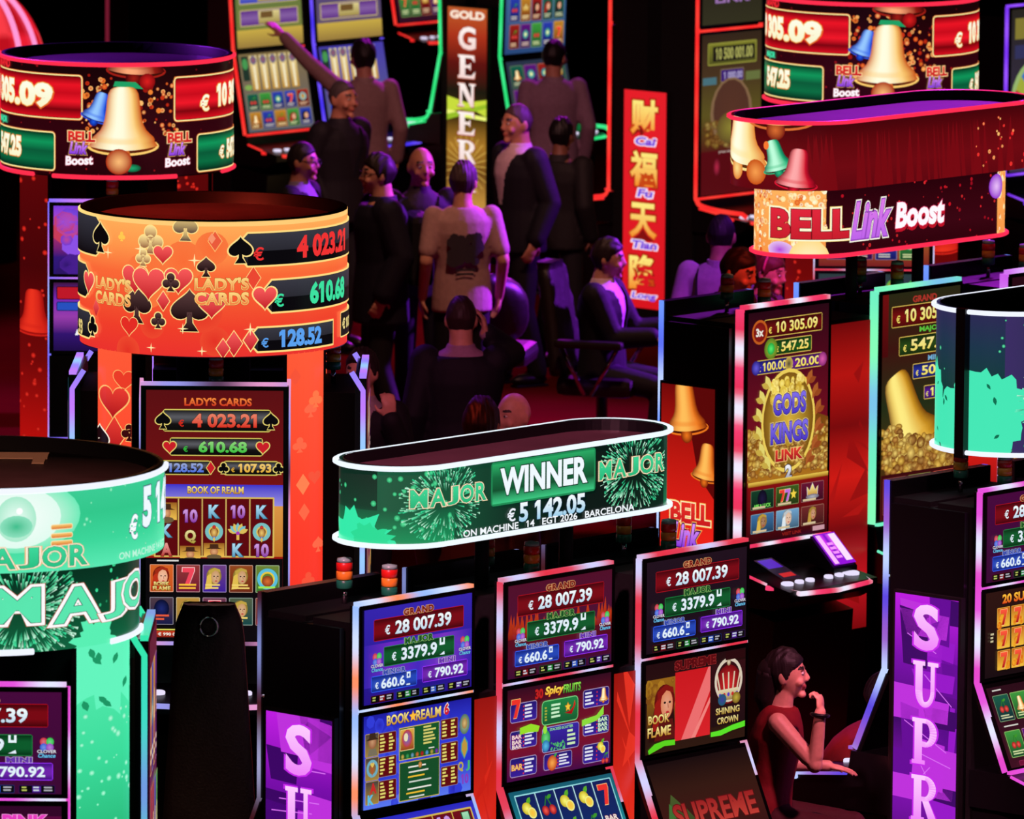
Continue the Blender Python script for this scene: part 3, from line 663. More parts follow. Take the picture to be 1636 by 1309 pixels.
def gods_kings():
    c = pcanvas('P', 0, 610, 1085, [(40, 8, 20), (80, 10, 28), (110, 14, 30), (100, 12, 20), (60, 8, 10)])
    Y = (240, 215, 90)
    num_panel(c, 120, 40, 560, 125, (110, 16, 18), '10 305.09', Y); c.disc(85, 95, 62, 58, (150, 30, 24), (110, 16, 16)); c.ring(85, 95, 46, 58, (190, 90, 30)); c.text('3x', 85, 96, 40, 58, (235, 230, 220), .04)
    num_panel(c, 190, 140, 480, 215, (30, 90, 30), '547.25', Y); c.disc(170, 180, 50, 50, (160, 190, 60), (90, 120, 30)); c.disc(170, 180, 28, 28, (90, 240, 110), (30, 160, 60))
    num_panel(c, 60, 228, 310, 296, (50, 40, 170), '100.00', Y); num_panel(c, 300, 228, 565, 296, (110, 30, 150), '20.00', Y); c.disc(58, 262, 34, 34, (100, 90, 220), (40, 30, 120)); c.disc(306, 262, 30, 32, (60, 60, 50), (200, 170, 80)); c.disc(562, 262, 34, 34, (220, 90, 170), (130, 40, 110))
    c.poly([(0, 610), (120, 540), (300, 590), (480, 500), (610, 540), (610, 800), (0, 800)], ((110, 60, 16), (170, 110, 30))); coins(c, 420, 0, 560, 610, 780, 12, 24); 
    for a in (-.6, -.2, .3, .7): c.poly([(300+a*170, 330), (300+a*220, 300+abs(a)*60), (300+a*200, 420)], (220, 120, 30))
    c.disc(305, 530, 190, 235, (215, 175, 60), (120, 80, 20)); c.ring(305, 530, 190, 205, (235, 205, 90), asp=1.2); c.dots(60, 180, 330, 440, 440, 8, 26, [(235, 205, 80), (200, 160, 50), (250, 230, 130)]); coins(c, 80, 190, 640, 430, 740, 10, 20)
    for s in (-1, 1):
        for j in range(6):
            a = -.9+j*.36; x, y = 305+s*225*cos(a*.9), 590+240*sin(a)-60; c.sym('leaf', x, y, 44, ((225, 210, 110) if s < 0 else (170, 90, 40)), ang=s*(.5-.0*j)); c.sym('leaf', x+s*20, y+12, 34, ((200, 170, 70) if s < 0 else (150, 70, 30)), ang=s*1.2)
    o = ((.05, (235, 215, 150)), (.028, (40, 20, 90)))
    for t, y, w in (('GODS', 450, 250), ('KINGS', 585, 285)):
        c.text(t, 310, y, 100, w, ((130, 110, 235), (70, 50, 190)), .04, o); la = c.L()
    c.text('LINK', 310, 692, 56, 210, ((230, 60, 50), (160, 16, 30)), .05, ((.045, (240, 200, 120)),)); c.text('2', 305, 775, 70, 52, ((250, 250, 255), (150, 150, 170)), .05, ((.05, (60, 50, 60)),))
    c.rect(0, 800, 610, 822, ((235, 200, 80), (150, 90, 20))); c.rect(0, 822, 610, 1085, ((130, 14, 18), (50, 6, 12)))
    T = [((20, 60, 40), 1), ((60, 90, 30), 0), ((100, 20, 50), 2), ((60, 110, 160), 5), ((110, 160, 200), 6), ((110, 40, 40), 3)]
    for j in range(2):
        for i in range(3):
            x0, y0 = 22+i*190, 840+j*112; bg, k = T[j*3+i]; c.rr(x0, y0, x0+174, y0+92, 5, (bg, mix(bg, (0, 0, 0), .4)), mix(bg, (255, 255, 200), .3), 3); x, y = x0+87, y0+44
            if k == 1: c.disc(x, y, 36, 44, (30, 24, 60), (14, 12, 24)); c.text('APE & LUCK', x, y+32, 18, 130, (120, 230, 90), .03)
            elif k == 0: c.sym('seven', x-40, y, 28, (235, 60, 50), (250, 200, 110), 3); c.sym('seven', x, y, 28, (190, 110, 220), (250, 220, 160), 3); c.sym('star5', x+46, y, 26, (240, 210, 70))
            elif k == 2: c.sym('crown', x, y-4, 40, GOLD, (200, 190, 200), 5); c.disc(x, y+26, 50, 12, (180, 180, 190), (110, 100, 120))
            elif k == 5: face(c, x, y-6, 60, 56, (220, 180, 70), (150, 100, 60))
            elif k == 6: face(c, x, y-4, 60, 60, (220, 230, 235), (220, 180, 150))
            else: face(c, x, y-6, 50, 52, (190, 150, 60), (190, 130, 90))
            bars(c, x0+14, y0+78, x0+160, y0+96, 1, (210, 190, 150))
    c.text('VISIT LINK', 330, 1066, 16, 150, (150, 30, 24), .02); c.rect(490, 1052, 580, 1074, (200, 150, 160)); return c
def bell_link_screen():
    c = pcanvas('P', 0, 610, 1085, [(40, 40, 20), (60, 20, 16), (34, 44, 22), (70, 50, 16), (70, 14, 14)])
    c.rect(0, 0, 46, 300, ((110, 14, 16), (70, 10, 12))); Y = (240, 220, 100)
    c.text('GRAND', 330, 38, 32, 190, (170, 50, 40), .04); num_panel(c, 70, 62, 590, 165, (120, 16, 16), '10 305.09', Y); c.text('MAJOR', 380, 190, 32, 180, (90, 190, 60), .04); num_panel(c, 130, 212, 590, 305, (40, 70, 24), '547.25', Y)
    c.text('MINOR', 440, 330, 26, 160, (110, 170, 210), .03); num_panel(c, 240, 350, 590, 425, (40, 50, 160), '50.00', Y); c.text('MINI', 500, 448, 22, 90, (170, 90, 200), .03); num_panel(c, 330, 462, 590, 530, (90, 30, 150), '10.00', Y)
    c.bell(190, 600, 230, -.42, ((255, 235, 130), (220, 160, 40), (110, 60, 10)), False, (60, 20, 6)); coins(c, 260, 120, 700, 600, 870, 18, 38); coins(c, 60, 0, 640, 160, 860, 14, 30)
    c.rect(0, 868, 610, 1085, ((60, 10, 14), (70, 10, 16)))
    for i, k in enumerate(((90, 10, 30), (90, 110, 40), (190, 30, 30))):
        x0 = 16+i*196; c.rr(x0, 885, x0+180, 1060, 6, (k, mix(k, (0, 0, 0), .3)), mix(k, (255, 220, 150), .3), 3)
        (c.sym('seven', x0+90, 940, 40, (220, 70, 90), (230, 180, 190), 3), c.sym('leaf', x0+90, 940, 44, (150, 210, 90)), c.sym('crown', x0+90, 945, 44, (230, 60, 60), (255, 190, 150), 4))[0]
        bars(c, x0+24, 995, x0+160, 1050, 2, (235, 210, 120), .8)
    return c
def ladys_screen():
    c = pcanvas('Q', 0, 610, 1085, [(90, 14, 18), (110, 16, 18), (150, 20, 16), (110, 10, 14)])
    c.text("LADY'S CARDS", 320, 50, 36, 300, ((250, 140, 60), (200, 40, 30)), .035, ((.04, (90, 10, 10)),))
    def pan(x0, y0, x1, y1, sy, txt, col, mark, w=.6):
        r = (y1-y0)*.34; c.rr(x0, y0, x1, y1, 12, [(14, 10, 10), (90, 90, 96), (20, 16, 16), (8, 8, 8)], (205, 190, 90), 5)
        for x in (x0, x1): c.sym(mark, x, (y0+y1)/2, r*1.1, sy, (225, 205, 110), 5)
        c.text('€', x0+(x1-x0)*.17, (y0+y1)/2+r*.35, r*.9, None, col, .03); c.text(txt, (x0+x1)/2+(x1-x0)*.07, (y0+y1)/2, (y1-y0)*.62, (x1-x0)*w, (mix(col, (255, 240, 200), .45), col), .04, ((.02, (40, 8, 4)),))
    pan(75, 82, 555, 180, (10, 8, 10), '4 023.21', (215, 40, 24), 'spade'); pan(105, 205, 520, 285, (200, 30, 40), '610.68', (50, 190, 60), 'heart', .52); pan(30, 304, 288, 368, (200, 30, 40), '128.52', (70, 110, 220), 'diamond', .62); pan(345, 304, 590, 368, (10, 8, 10), '107.93', (225, 170, 50), 'club', .6)
    c.rect(0, 408, 610, 500, ((60, 50, 200), (150, 140, 225))); c.rect(0, 500, 610, 720, ((220, 150, 70), (190, 120, 40))); c.text('BOOK OF REALM', 310, 432, 32, 250, GOLD, .03, ((.03, (70, 30, 20)),))
    c.rr(36, 462, 572, 725, 4, (92, 8, 14), (215, 185, 90), 7)
    cols = [('hat', 'K', 'A'), ('10', 'Q', 'hat'), ('K', 'scarab', 'hat'), ('10', 'fan', 'K'), ('K', 'scarab', '10')]
    for j in range(5):
        x = 92+j*106
        if j: c.rect(x-56, 470, x-50, 718, (200, 170, 90))
        for r_, s in enumerate(cols[j]):
            y = (525, 610, 692)[r_] if j != 1 else (545, 635, 705)[r_]
            if s == 'hat': hatface(c, x, y, 92, 60 if y > 650 else 76)
            elif s == 'scarab': scarab(c, x, y+6, 40)
            elif s == 'fan': fan(c, x, y, 42)
            else: letter_sym(c, s, x, y, 58)
    c.rect(0, 728, 610, 1085, (12, 8, 12)); bars(c, 50, 736, 150, 748, 1, (220, 220, 215))
    tl = [((200, 80, 30), 'face'), ((110, 20, 50), 'seven'), ((60, 30, 150), 'fox'), ((110, 40, 20), 'queen'), ((60, 120, 50), 'pot')]
    for j in range(2):
        for i in range(5):
            x0, y0 = 18+i*118, 756+j*142; bg, k = tl[i] if j == 0 else (((20, 24, 70), 'cat'), ((160, 130, 60), 'phar'), ((60, 20, 80), 'seven'), ((20, 70, 70), 'queen'), ((90, 20, 30), 'face'))[i]
            c.rr(x0, y0, x0+106, y0+120, 4, (mix(bg, (255, 160, 60), .25), bg), mix(bg, (255, 240, 220), .5), 3); x, y = x0+53, y0+50
            if k == 'face': face(c, x, y, 60, 66, (190, 50, 24), (235, 170, 130)); c.text('BOOK', x, y0+84, 18, 70, GOLD, .04, ((.05, (50, 10, 10)),)); c.text('FLAME', x, y0+104, 18, 80, GOLD, .04, ((.05, (50, 10, 10)),))
            elif k == 'seven': c.sym('seven', x, y, 36, (240, 70, 90), (250, 200, 200), 4); bars(c, x0+12, y0+84, x0+96, y0+112, 2, (250, 190, 60))
            elif k == 'cat': c.disc(x, y, 34, 40, (30, 40, 110), (10, 12, 40)); bars(c, x0+12, y0+76, x0+96, y0+106, 2, (230, 90, 60))
            elif k == 'pot': c.ring(x, y+10, 30, 46, (90, 190, 220)); c.ring(x, y+10, 24, 32, (230, 200, 60)); c.disc(x, y+20, 26, 24, (220, 110, 50), (130, 60, 30)); bars(c, x0+12, y0+92, x0+96, y0+108, 1, (160, 230, 80))
            else: face(c, x, y, 54, 60, (225, 190, 80), (200, 150, 100)); bars(c, x0+12, y0+84, x0+96, y0+110, 2, (240, 210, 110))
    c.rect(10, 1044, 420, 1072, ((200, 60, 30), (130, 30, 20))); c.text('€ 990 018.75', 120, 1058, 14, 130, (240, 230, 220), .03); c.rect(10, 1036, 400, 1041, (220, 220, 90)); return c
def violet_screen():
    c = pcanvas('V', 0, 400, 250, [(120, 60, 220), (180, 70, 200), (150, 40, 110), (50, 24, 120), (40, 20, 110)])
    c.dots(30, 0, 30, 400, 150, 14, 50, [(190, 70, 150), (140, 80, 230), (110, 60, 210), (200, 60, 90)]); c.dots(14, 0, 190, 400, 250, 16, 40, [(44, 20, 100), (70, 30, 140)]); return c
def violet_low():
    c = pcanvas('V', 1, 400, 250, [(60, 20, 60), (120, 40, 180), (150, 60, 170), (50, 20, 110), (30, 12, 70)])
    c.rr(10, 14, 390, 62, 6, (190, 24, 40), (40, 10, 20), 3); c.text('28 007.39', 220, 38, 24, 160, (250, 230, 210), .03); c.rr(10, 70, 390, 104, 6, (40, 80, 190), (20, 30, 90), 3); bars(c, 110, 76, 250, 100, 1, (230, 240, 255)); c.text('HOT', 140, 150, 24, 110, (250, 140, 40), .05); c.text('Million', 140, 182, 22, 130, (240, 240, 250), .04, shear=.2); return c
def bright_fruit():
    c = pcanvas('U', 1, 710, 400, [(40, 60, 60), (60, 30, 90), (40, 90, 60)]); 
    for j in range(3):
        for i in range(5): c.disc(80+i*138, 80+j*125, 60, 52, random.choice([(255, 230, 70), (255, 90, 60), (110, 230, 90), (90, 150, 250)]), random.choice([(250, 150, 40), (60, 170, 60), (190, 20, 40)]))
    return c
# ---- oval signs; u in mm from the middle of the front straight
def oval(L, r, h, bg): 
    w = (L+2*pi*r)*1000; c = Canvas(w, h*1000, L+2*pi*r, h, bg); return c, w/2
def winner_art(L, r, h):
    c, m = oval(L, r, h, [(14, 40, 30), (16, 60, 42), (20, 120, 76)]); H = h*1000; mint = (40, 220, 150)
    c.hrect(m-250, 0, m+700, H, [(12, 50, 36), (6, 24, 18), (6, 26, 20), (8, 40, 28)]); c.hrect(m-900, 0, m-250, H, [(26, 90, 62), (20, 80, 54), (12, 50, 36)]); c.rect(m-1300, H*.55, m-560, H, ((20, 90, 60), (24, 150, 92)))
    la = c.L()
    for i in range(34): c.disc(m+random.uniform(-1150, -560), random.uniform(20, H*.8), *(2*[random.uniform(4, 13)]), (90, 235, 160), (30, 150, 95), 8, la)
    c.blotch(m-1010, H*.98, 170, 130, (50, 235, 170)); c.blotch(m-930, H*.92, 90, 60, (40, 220, 150))
    c.firework(m-610, H*.48, 210, 420, mint, .82); c.firework(m+500, H*.42, 220, 420, mint, .8)
    mj = ((60, 215, 150), (40, 180, 120)); o = ((.05, (255, 210, 150)), (.035, (250, 240, 215)), (.012, (20, 80, 50)))
    c.block('MAJOR', m-575, H*.40, 70, 390, mj, .022, o); c.block('MAJOR', m+485, H*.38, 72, 400, mj, .022, o)
    c.rr(m-355, 22, m+260, H*.61, 14, [(40, 170, 100), (20, 110, 64), (14, 80, 46), (60, 200, 130)], (30, 140, 84), 8)
    c.text('WINNER', m-45, H*.325, 108, 515, (240, 250, 255), .04, ((.03, (10, 60, 40)),)); c.text('€', m-235, H*.75, 52, 48, (240, 245, 255), .03); c.text('5 142.05', m+5, H*.735, 78, 390, ((250, 255, 255), (150, 205, 235)), .035, ((.03, (10, 40, 60)),))
    c.text('ON MACHINE   14   EGT 2026   BARCELONA', m-10, H*.89, 28, 1010, (245, 250, 255), .02); return c, m
def glitter(c, x0, y0, x1, y1, n):
    c.rect(x0, y0, x1, y1, ((255, 180, 95), (250, 150, 70))); c.dots(n, x0, y0, x1, y1, 5, 16, [(255, 225, 150), (255, 250, 215), (255, 240, 190), (245, 140, 60), (225, 90, 30)], 4)
def bell_upper(L, r, h):
    c, m = oval(L, r, h, [(60, 4, 10), (96, 8, 14), (110, 10, 18), (96, 8, 16)]); H = h*1000
    la = c.L()
    for i in range(40): x = m+random.uniform(-900, 900); c.poly([(x, 60), (x+random.uniform(-30, 30), H), (x+40, H)], (118, 10, 18), la)
    c.dots(30, m+250, 20, m+900, H-10, 4, 11, [(230, 30, 40), (250, 60, 50), (255, 190, 110)])
    c.bell(m-1230, 60, 190, .1, ((255, 255, 225), (255, 225, 140), (230, 130, 50))); c.disc(m-1120, 250, 60, 60, (250, 160, 80), (200, 80, 20)); c.bell(m-1000, -120, 170, 0, ((255, 190, 120), (220, 110, 50), (120, 20, 16))); c.bell(m-1010, 170, 80, -.3, ((190, 255, 220), (40, 190, 130), (10, 90, 70))); c.bell(m-905, 230, 100, .1, ((255, 170, 170), (225, 20, 50), (110, 4, 20))); c.disc(m-1060, 120, 14, 20, (250, 120, 50)); return c, m
def bell_lower(L, r, h):
    c, m = oval(L, r, h, [(38, 2, 10), (52, 4, 14), (58, 6, 18), (44, 2, 10)]); H = h*1000
    c.dots(70, m-600, 10, m+600, H-10, 3, 10, [(200, 20, 36), (150, 14, 30), (235, 50, 50)]); glitter(c, m-1500, 0, m-680, H, 420); c.disc(m-905, H*.9, 70, 40, (180, 60, 220), (230, 190, 240)); c.disc(m-760, H+40, 110, 130, (255, 250, 210), (255, 220, 140))
    o = ((.075, (255, 220, 130)), (.06, (255, 250, 215)), (.02, (120, 10, 20)))
    c.text('BELL', m-755, H*.52, 140, 410, ((225, 40, 60), (200, 30, 44)), .05, o, sp=1.05); c.text('Link', m-390, H*.50, 175, 290, ((225, 125, 235), (190, 100, 235)), .03, ((.055, (255, 250, 230)), (.03, (150, 70, 190))), shear=.35)
    c.text('Boost', m-18, H*.55, 128, 372, (190, 20, 40), .05, (), shear=.1); c.text('Boost', m-22, H*.50, 125, 370, (255, 250, 255), .045, ((.02, (230, 60, 110)),), shear=.1)
    glitter(c, m+570, 0, m+1500, H, 200); c.disc(m+560, H*.25, 60, 60, (235, 190, 250), (150, 50, 210)); return c, m
def green_tall(L, r, h):
    c, m = oval(L, r, h, [(46, 40, 86), (30, 54, 76), (20, 60, 60), (10, 50, 36), (30, 150, 100)]); H = h*1000
    c.hrect(m-L*500-330, 0, m+900, H, [(60, 46, 100), (14, 44, 40), (8, 34, 24), (10, 60, 40)]); la = c.L()
    for i in range(90): q = random.uniform(3, 11); c.disc(m+random.uniform(-1700, 800), random.uniform(20, H), q, q, (110, 240, 180), (30, 150, 100), 8, la)
    mt = (70, 232, 182); c.blotch(m-1060, H*.72, 180, 190, mt, 44, .16); c.blotch(m-1250, H*.86, 170, 190, mt, 40, .2); c.blotch(m-1420, H*.8, 120, 230, mt, 40, .2); c.rect(m-1500, H*.82, m-950, H, mt)
    la = c.L()
    for i in range(14): x, y = m+random.uniform(-1400, -950), H*random.uniform(.5, .98); c.sym('leaf', x, y, random.uniform(8, 20), (16, 110, 80), ang=random.uniform(-1, 1))
    c.firework(m-700, H*.62, 240, 260, mt); c.text('CLOVER', m-420, H*.5, 160, 480, (250, 245, 250), .04, ((.05, (240, 140, 90)),)); c.text('Chance', m-400, H*.75, 150, 520, (40, 90, 220), .04, ((.05, (240, 240, 255)),), shear=.25); return c, m
# ---- drums; positions read as angle round the drum
def dcanvas(R, h, bg): 
    w = R*pi*1.5*1000; c = Canvas(w, h*1000, w/1000, h, bg); return c, w/2
def ladys_drum(R, h):
    c, m = dcanvas(R, h, [(255, 175, 90), (255, 150, 75), (250, 105, 55), (245, 85, 48), (240, 62, 42), (235, 50, 45)]); H = h*1000
    X = lambda px: m+R*1000*math.asin(max(-1, min(1, (px-340)/215))); Yv = lambda px, py: (py-328-30*sqrt(max(0, 1-((px-340)/215)**2)))*2.74
    def W(a, b): return X(b)-X(a)
    c.rect(0, 0, 2*m, 20, (255, 205, 120)); la = c.L()
    for (px, py, r) in ((345, 400, 36), (300, 420, 44), (250, 520, 36), (350, 545, 40), (210, 560, 40), (330, 500, 54), (240, 450, 60)): c.disc(X(px), Yv(px, py), r*2, r*2, (250, 110, 55), (250, 120, 62), 20, la) if py < 480 else c.disc(X(px), Yv(px, py), r*1.6, r*1.6, (228, 50, 36), (238, 72, 46), 20, la)
    def S(k, px, py, r, col, e, ew=5, ang=0): c.sym(k, X(px), Yv(px, py), r*2.7, col, e, ew, ang)
    ye = (255, 225, 140); rd = ((250, 90, 90), (190, 16, 30)); dk = ((90, 60, 60), (24, 4, 8)); gl = ((255, 225, 150), (150, 90, 60))
    S('club', 247, 385, 23, gl, ye); S('club', 235, 413, 14, gl, ye); S('club', 200, 380, 8, (255, 200, 80), None, 0); S('heart', 267, 408, 17, rd, ye); S('spade', 303, 366, 22, ((255, 220, 140), (80, 60, 60)), ye); S('diamond', 350, 388, 14, (235, 90, 60), (255, 190, 110), 5); S('diamond', 345, 384, 8, (250, 150, 110), None, 0)
    S('spade', 225, 487, 30, dk, ye); S('heart', 222, 445, 26, rd, ye); S('heart', 244, 452, 30, rd, ye); S('heart', 292, 448, 24, rd, ye); S('club', 280, 452, 15, dk, ye); S('diamond', 268, 482, 14, rd, ye); S('heart', 213, 520, 18, (228, 44, 36), ye, 3); S('club', 260, 512, 13, dk, ye); S('spade', 310, 496, 34, dk, ye); S('heart', 345, 486, 24, rd, ye); S('spade', 336, 428, 16, dk, ye); S('diamond', 158, 492, 13, rd, (250, 120, 70), 3); S('diamond', 380, 548, 18, rd, ye, 5); S('diamond', 363, 556, 14, rd, ye, 5); S('diamond', 410, 445, 16, (235, 70, 50), ye, 4)
    for t, y in (("LADY'S", 455), ('CARDS', 478)):
        for px, wpx in ((361, 84), (184, 56)):
            w = W(px-wpx/2, px+wpx/2); c.text(t, X(px), Yv(px, y), 19*2.74, w, ((255, 215, 130), (240, 120, 60)), .02, ((.045, (130, 40, 10)), (.028, (255, 220, 120))), sp=1.04)
    def panel(px, y0, y1, mark, col, txt, tpx, epx, eh, th, pxe=600, twpx=60):
        x0 = X(px); x1 = X(pxe) if pxe < 556 else 2*m; a, b = Yv(px, y0), Yv(px, y1)
        c.poly([(x0-12, a+30), (x0+22, a-8), (x1, a-8), (x1, b+8), (x0+22, b+8), (x0-12, b-30)], (255, 220, 130)); c.poly([(x0-4, a+32), (x0+26, a), (x1-6, a), (x1-6, b), (x0+26, b), (x0-4, b-32)], ((56, 56, 66), (24, 22, 28))); c.rect(x0+26, a+(b-a)*.55, x1-6, b, (10, 8, 12))
        c.sym(mark, x0-6, (a+b)/2, (b-a)*.42, {'spade': (10, 8, 10), 'heart': rd, 'diamond': rd, 'club': (12, 16, 14)}[mark], (255, 225, 140), 7)
        c.text('€', X(epx), (a+b)/2+(b-a)*.14, (b-a)*.42, None, col, .05); c.text(txt, X(tpx), (a+b)/2, (b-a)*th, None, col, .05, an='l', sx=.92)
    panel(392, 376, 426, 'spade', (240, 50, 50), '4 023.21', 477, 418, .4, .72); panel(430, 449, 498, 'heart', (60, 225, 160), '610.68', 497, 450, .4, .72); panel(408, 524, 560, 'diamond', (90, 160, 240), '128.52', 450, 428, .4, .78, 533); c.rr(X(543), Yv(543, 495), 2*m, Yv(543, 536), 10, (16, 14, 16), (255, 220, 130), 6); c.text('€ 107.93', X(546), Yv(546, 514), 50, None, (240, 220, 140), .04, an='l')
    for y0, y1, xe, mk in ((350, 410, 166, 'spade'), (424, 475, 146, 'heart'), (500, 540, 153, 'club')):
        x1 = X(xe); a, b = Yv(xe, y0), Yv(xe, y1); c.poly([(0, a-8), (x1-30, a-8), (x1+8, a+26), (x1+8, b-20), (x1-30, b+8), (0, b+8)], (255, 220, 130)); c.poly([(0, a), (x1-32, a), (x1, a+26), (x1, b-22), (x1-32, b), (0, b)], ((50, 50, 60), (10, 8, 12))); c.sym(mk, x1+4, (a+b)/2, (b-a)*.4, rd if mk == 'heart' else (10, 8, 10), (255, 230, 150), 7)
    c.text('.93', X(131), Yv(131, 520), 66, None, (240, 215, 130), .04); la = c.L()
    for (px, py, r) in ((318, 418, 12), (232, 400, 12), (405, 525, 12), (300, 525, 10), (180, 405, 12), (250, 555, 9), (330, 560, 9)): c.sym('star', X(px), Yv(px, py), r*2.4, (255, 235, 170))
    return c, m
def ladys_pillar(j, w, h):
    c = Canvas(100, 1400, w, h, [(255, 90, 55), (255, 60, 40), (240, 40, 34), (225, 30, 30)])
    if j in (0, 2):
        ye = (255, 190, 110); rd = ((235, 60, 50), (170, 14, 24))
        c.sym('heart', 80, 70, 30, (235, 60, 40), ye, 2); c.sym('heart', 50, 125, 46, rd, ye, 4); c.sym('diamond', 55, 210, 40, rd, ye, 4); c.sym('club', 95, 200, 22, (60, 10, 14), ye, 2); c.sym('spade', 8, 225, 34, (30, 6, 10), (255, 240, 220), 4)
        for i in range(10): c.sym(('heart', 'diamond', 'club', 'spade')[i % 4], 20+(i*37) % 70, 300+i*110, 34, rd if i % 2 == 0 else (60, 10, 14), ye, 3)
    else:
        for i in range(16): c.sym(('diamond', 'spade', 'club', 'heart')[i % 4], 20+(i*41) % 70, 60+i*85, 20, (255, 105, 70) if i % 3 else (248, 84, 56))
        c.sym('diamond', 40, 330, 24, (255, 130, 80)); c.sym('club', 75, 120, 22, (255, 120, 70))
    return c
def bell_drum(R, h, k):
    c, m = dcanvas(R, h, [(20, 4, 6), (40, 4, 10), (50, 4, 14), (36, 2, 8)]); H = h*1000; Q = 1000/310
    X = lambda px: m+R*1000*math.asin(max(-1, min(1, (px-187)/186))); Yv = lambda px, py: (py-80-23*sqrt(max(0, 1-((px-187)/186)**2)))*Q
    c.dots(60, m-900, 10, m+900, H-10, 3, 8, [(120, 14, 24), (170, 24, 30), (90, 6, 16)])
    c.dots(150, X(140), Yv(150, 120), X(290), Yv(250, 230), 5, 16, [(240, 130, 50), (200, 50, 20), (255, 190, 110), (150, 24, 12)], 4)
    def pan(a, b, y0, y1, cols, side):
        xa = X(a) if side > 0 else 0; xb = X(b) if side < 0 else 2*m; px = a if side > 0 else b; A, B = Yv(px, y0), Yv(px, y1)
        c.rr(xa, A, xb, B, 22, (235, 120, 60)); c.rr(xa+3, A+3, xb-3, B-3, 20, (255, 240, 160)); c.rr(xa+9, A+9, xb-9, B-9, 16, cols[0]); c.rect(xa+12, A+12, xb-12, B-12, cols); return A, B
    RD = [(110, 4, 10), (235, 20, 36), (200, 12, 28), (240, 24, 40), (120, 4, 12), (215, 14, 30)]; GN = [(6, 50, 30), (16, 150, 90), (10, 90, 56), (10, 110, 66), (4, 40, 26)]
    A, B = pan(0, 142, 120, 193, RD, -1); wt = ((255, 255, 235), (250, 245, 200)); o = ((.045, (235, 110, 40)), (.02, (250, 220, 140)))
    c.text('.09', X(93), (A+B)/2-2, 128, X(94)-X(30), wt, .05, o, an='r'); c.text('10 305', X(29), (A+B)/2-8, 128, None, wt, .05, o, an='r', sx=.9)
    A, B = pan(284, 380, 121, 194, RD, 1); c.text('€', X(332), (A+B)/2+30, 84, None, wt, .05, o); c.text('10 305.09', X(350), (A+B)/2, 120, None, wt, .05, o, an='l', sx=.8)
    A, B = pan(0, 98, 210, 274, GN, -1); c.text('547.25', X(41), (A+B)/2-8, 108, None, wt, .05, o, an='r', sx=.8)
    A, B = pan(319, 380, 211, 274, GN, 1); c.text('€', X(357), (A+B)/2+10, 66, None, wt, .05, o); c.text('547.25', X(364), (A+B)/2, 100, None, wt, .05, o, an='l', sx=.7)
    c.text('MAJOR', X(17), Yv(17, 191), 46, None, (60, 230, 170), .05, an='r'); c.text('GRAND', X(22), Yv(22, 100), 46, None, (240, 40, 50), .05, an='r')
    c.bell(X(228), Yv(228, 80), 150, .05, ((255, 170, 120), (160, 30, 20), (60, 4, 6))); c.disc(X(243), Yv(243, 130), 42, 42, (220, 30, 30), (130, 8, 12)); c.bell(X(168), Yv(168, 172), 80, .3, ((150, 200, 255), (30, 90, 235), (10, 20, 120))); c.poly([(X(193), Yv(193, 130)), (X(225), Yv(225, 131)), (X(237), Yv(237, 142)), (X(190), Yv(190, 138))], (30, 160, 100)); c.disc(X(220), Yv(220, 268), 44, 20, (30, 170, 110), (10, 80, 50))
    c.bell(X(206), Yv(206, 194), 178, 0, ((255, 255, 225), (255, 205, 110), (200, 80, 20)), True, (50, 8, 6)); la = c.L(); c.disc(X(199), Yv(199, 258), 66, 66, (255, 190, 120), (170, 40, 10), 24, la)
    for px in (136, 290): logo(c, X(px), Yv(px, 235), 50*Q*1.0)
    return c, m
def bell_pillar(j, w, h):
    c = Canvas(100, 1400, w, h, [(90, 6, 8), (70, 4, 6), (110, 8, 8), (190, 16, 12), (225, 30, 20), (190, 14, 12)]); r = random.Random(j)
    la = c.L()
    for i in range(60): q = r.uniform(3, 9); c.disc(r.uniform(0, 100), r.uniform(0, 1400), q, q, (240, 50, 36), (150, 14, 12), 8, la)
    c.bell(55, 420, 70, 0, ((235, 50, 30), (210, 34, 24), (150, 14, 12)), False, (160, 16, 14)); return c
def green_common(c, m, H):
    la = c.L(); lb = c.L()
    for i in range(160): q = random.uniform(2, 9); c.disc(m+random.uniform(-1000, 1300), random.uniform(0, H), q, q, (170, 255, 215), (60, 200, 140), 8, la if i % 2 else lb)
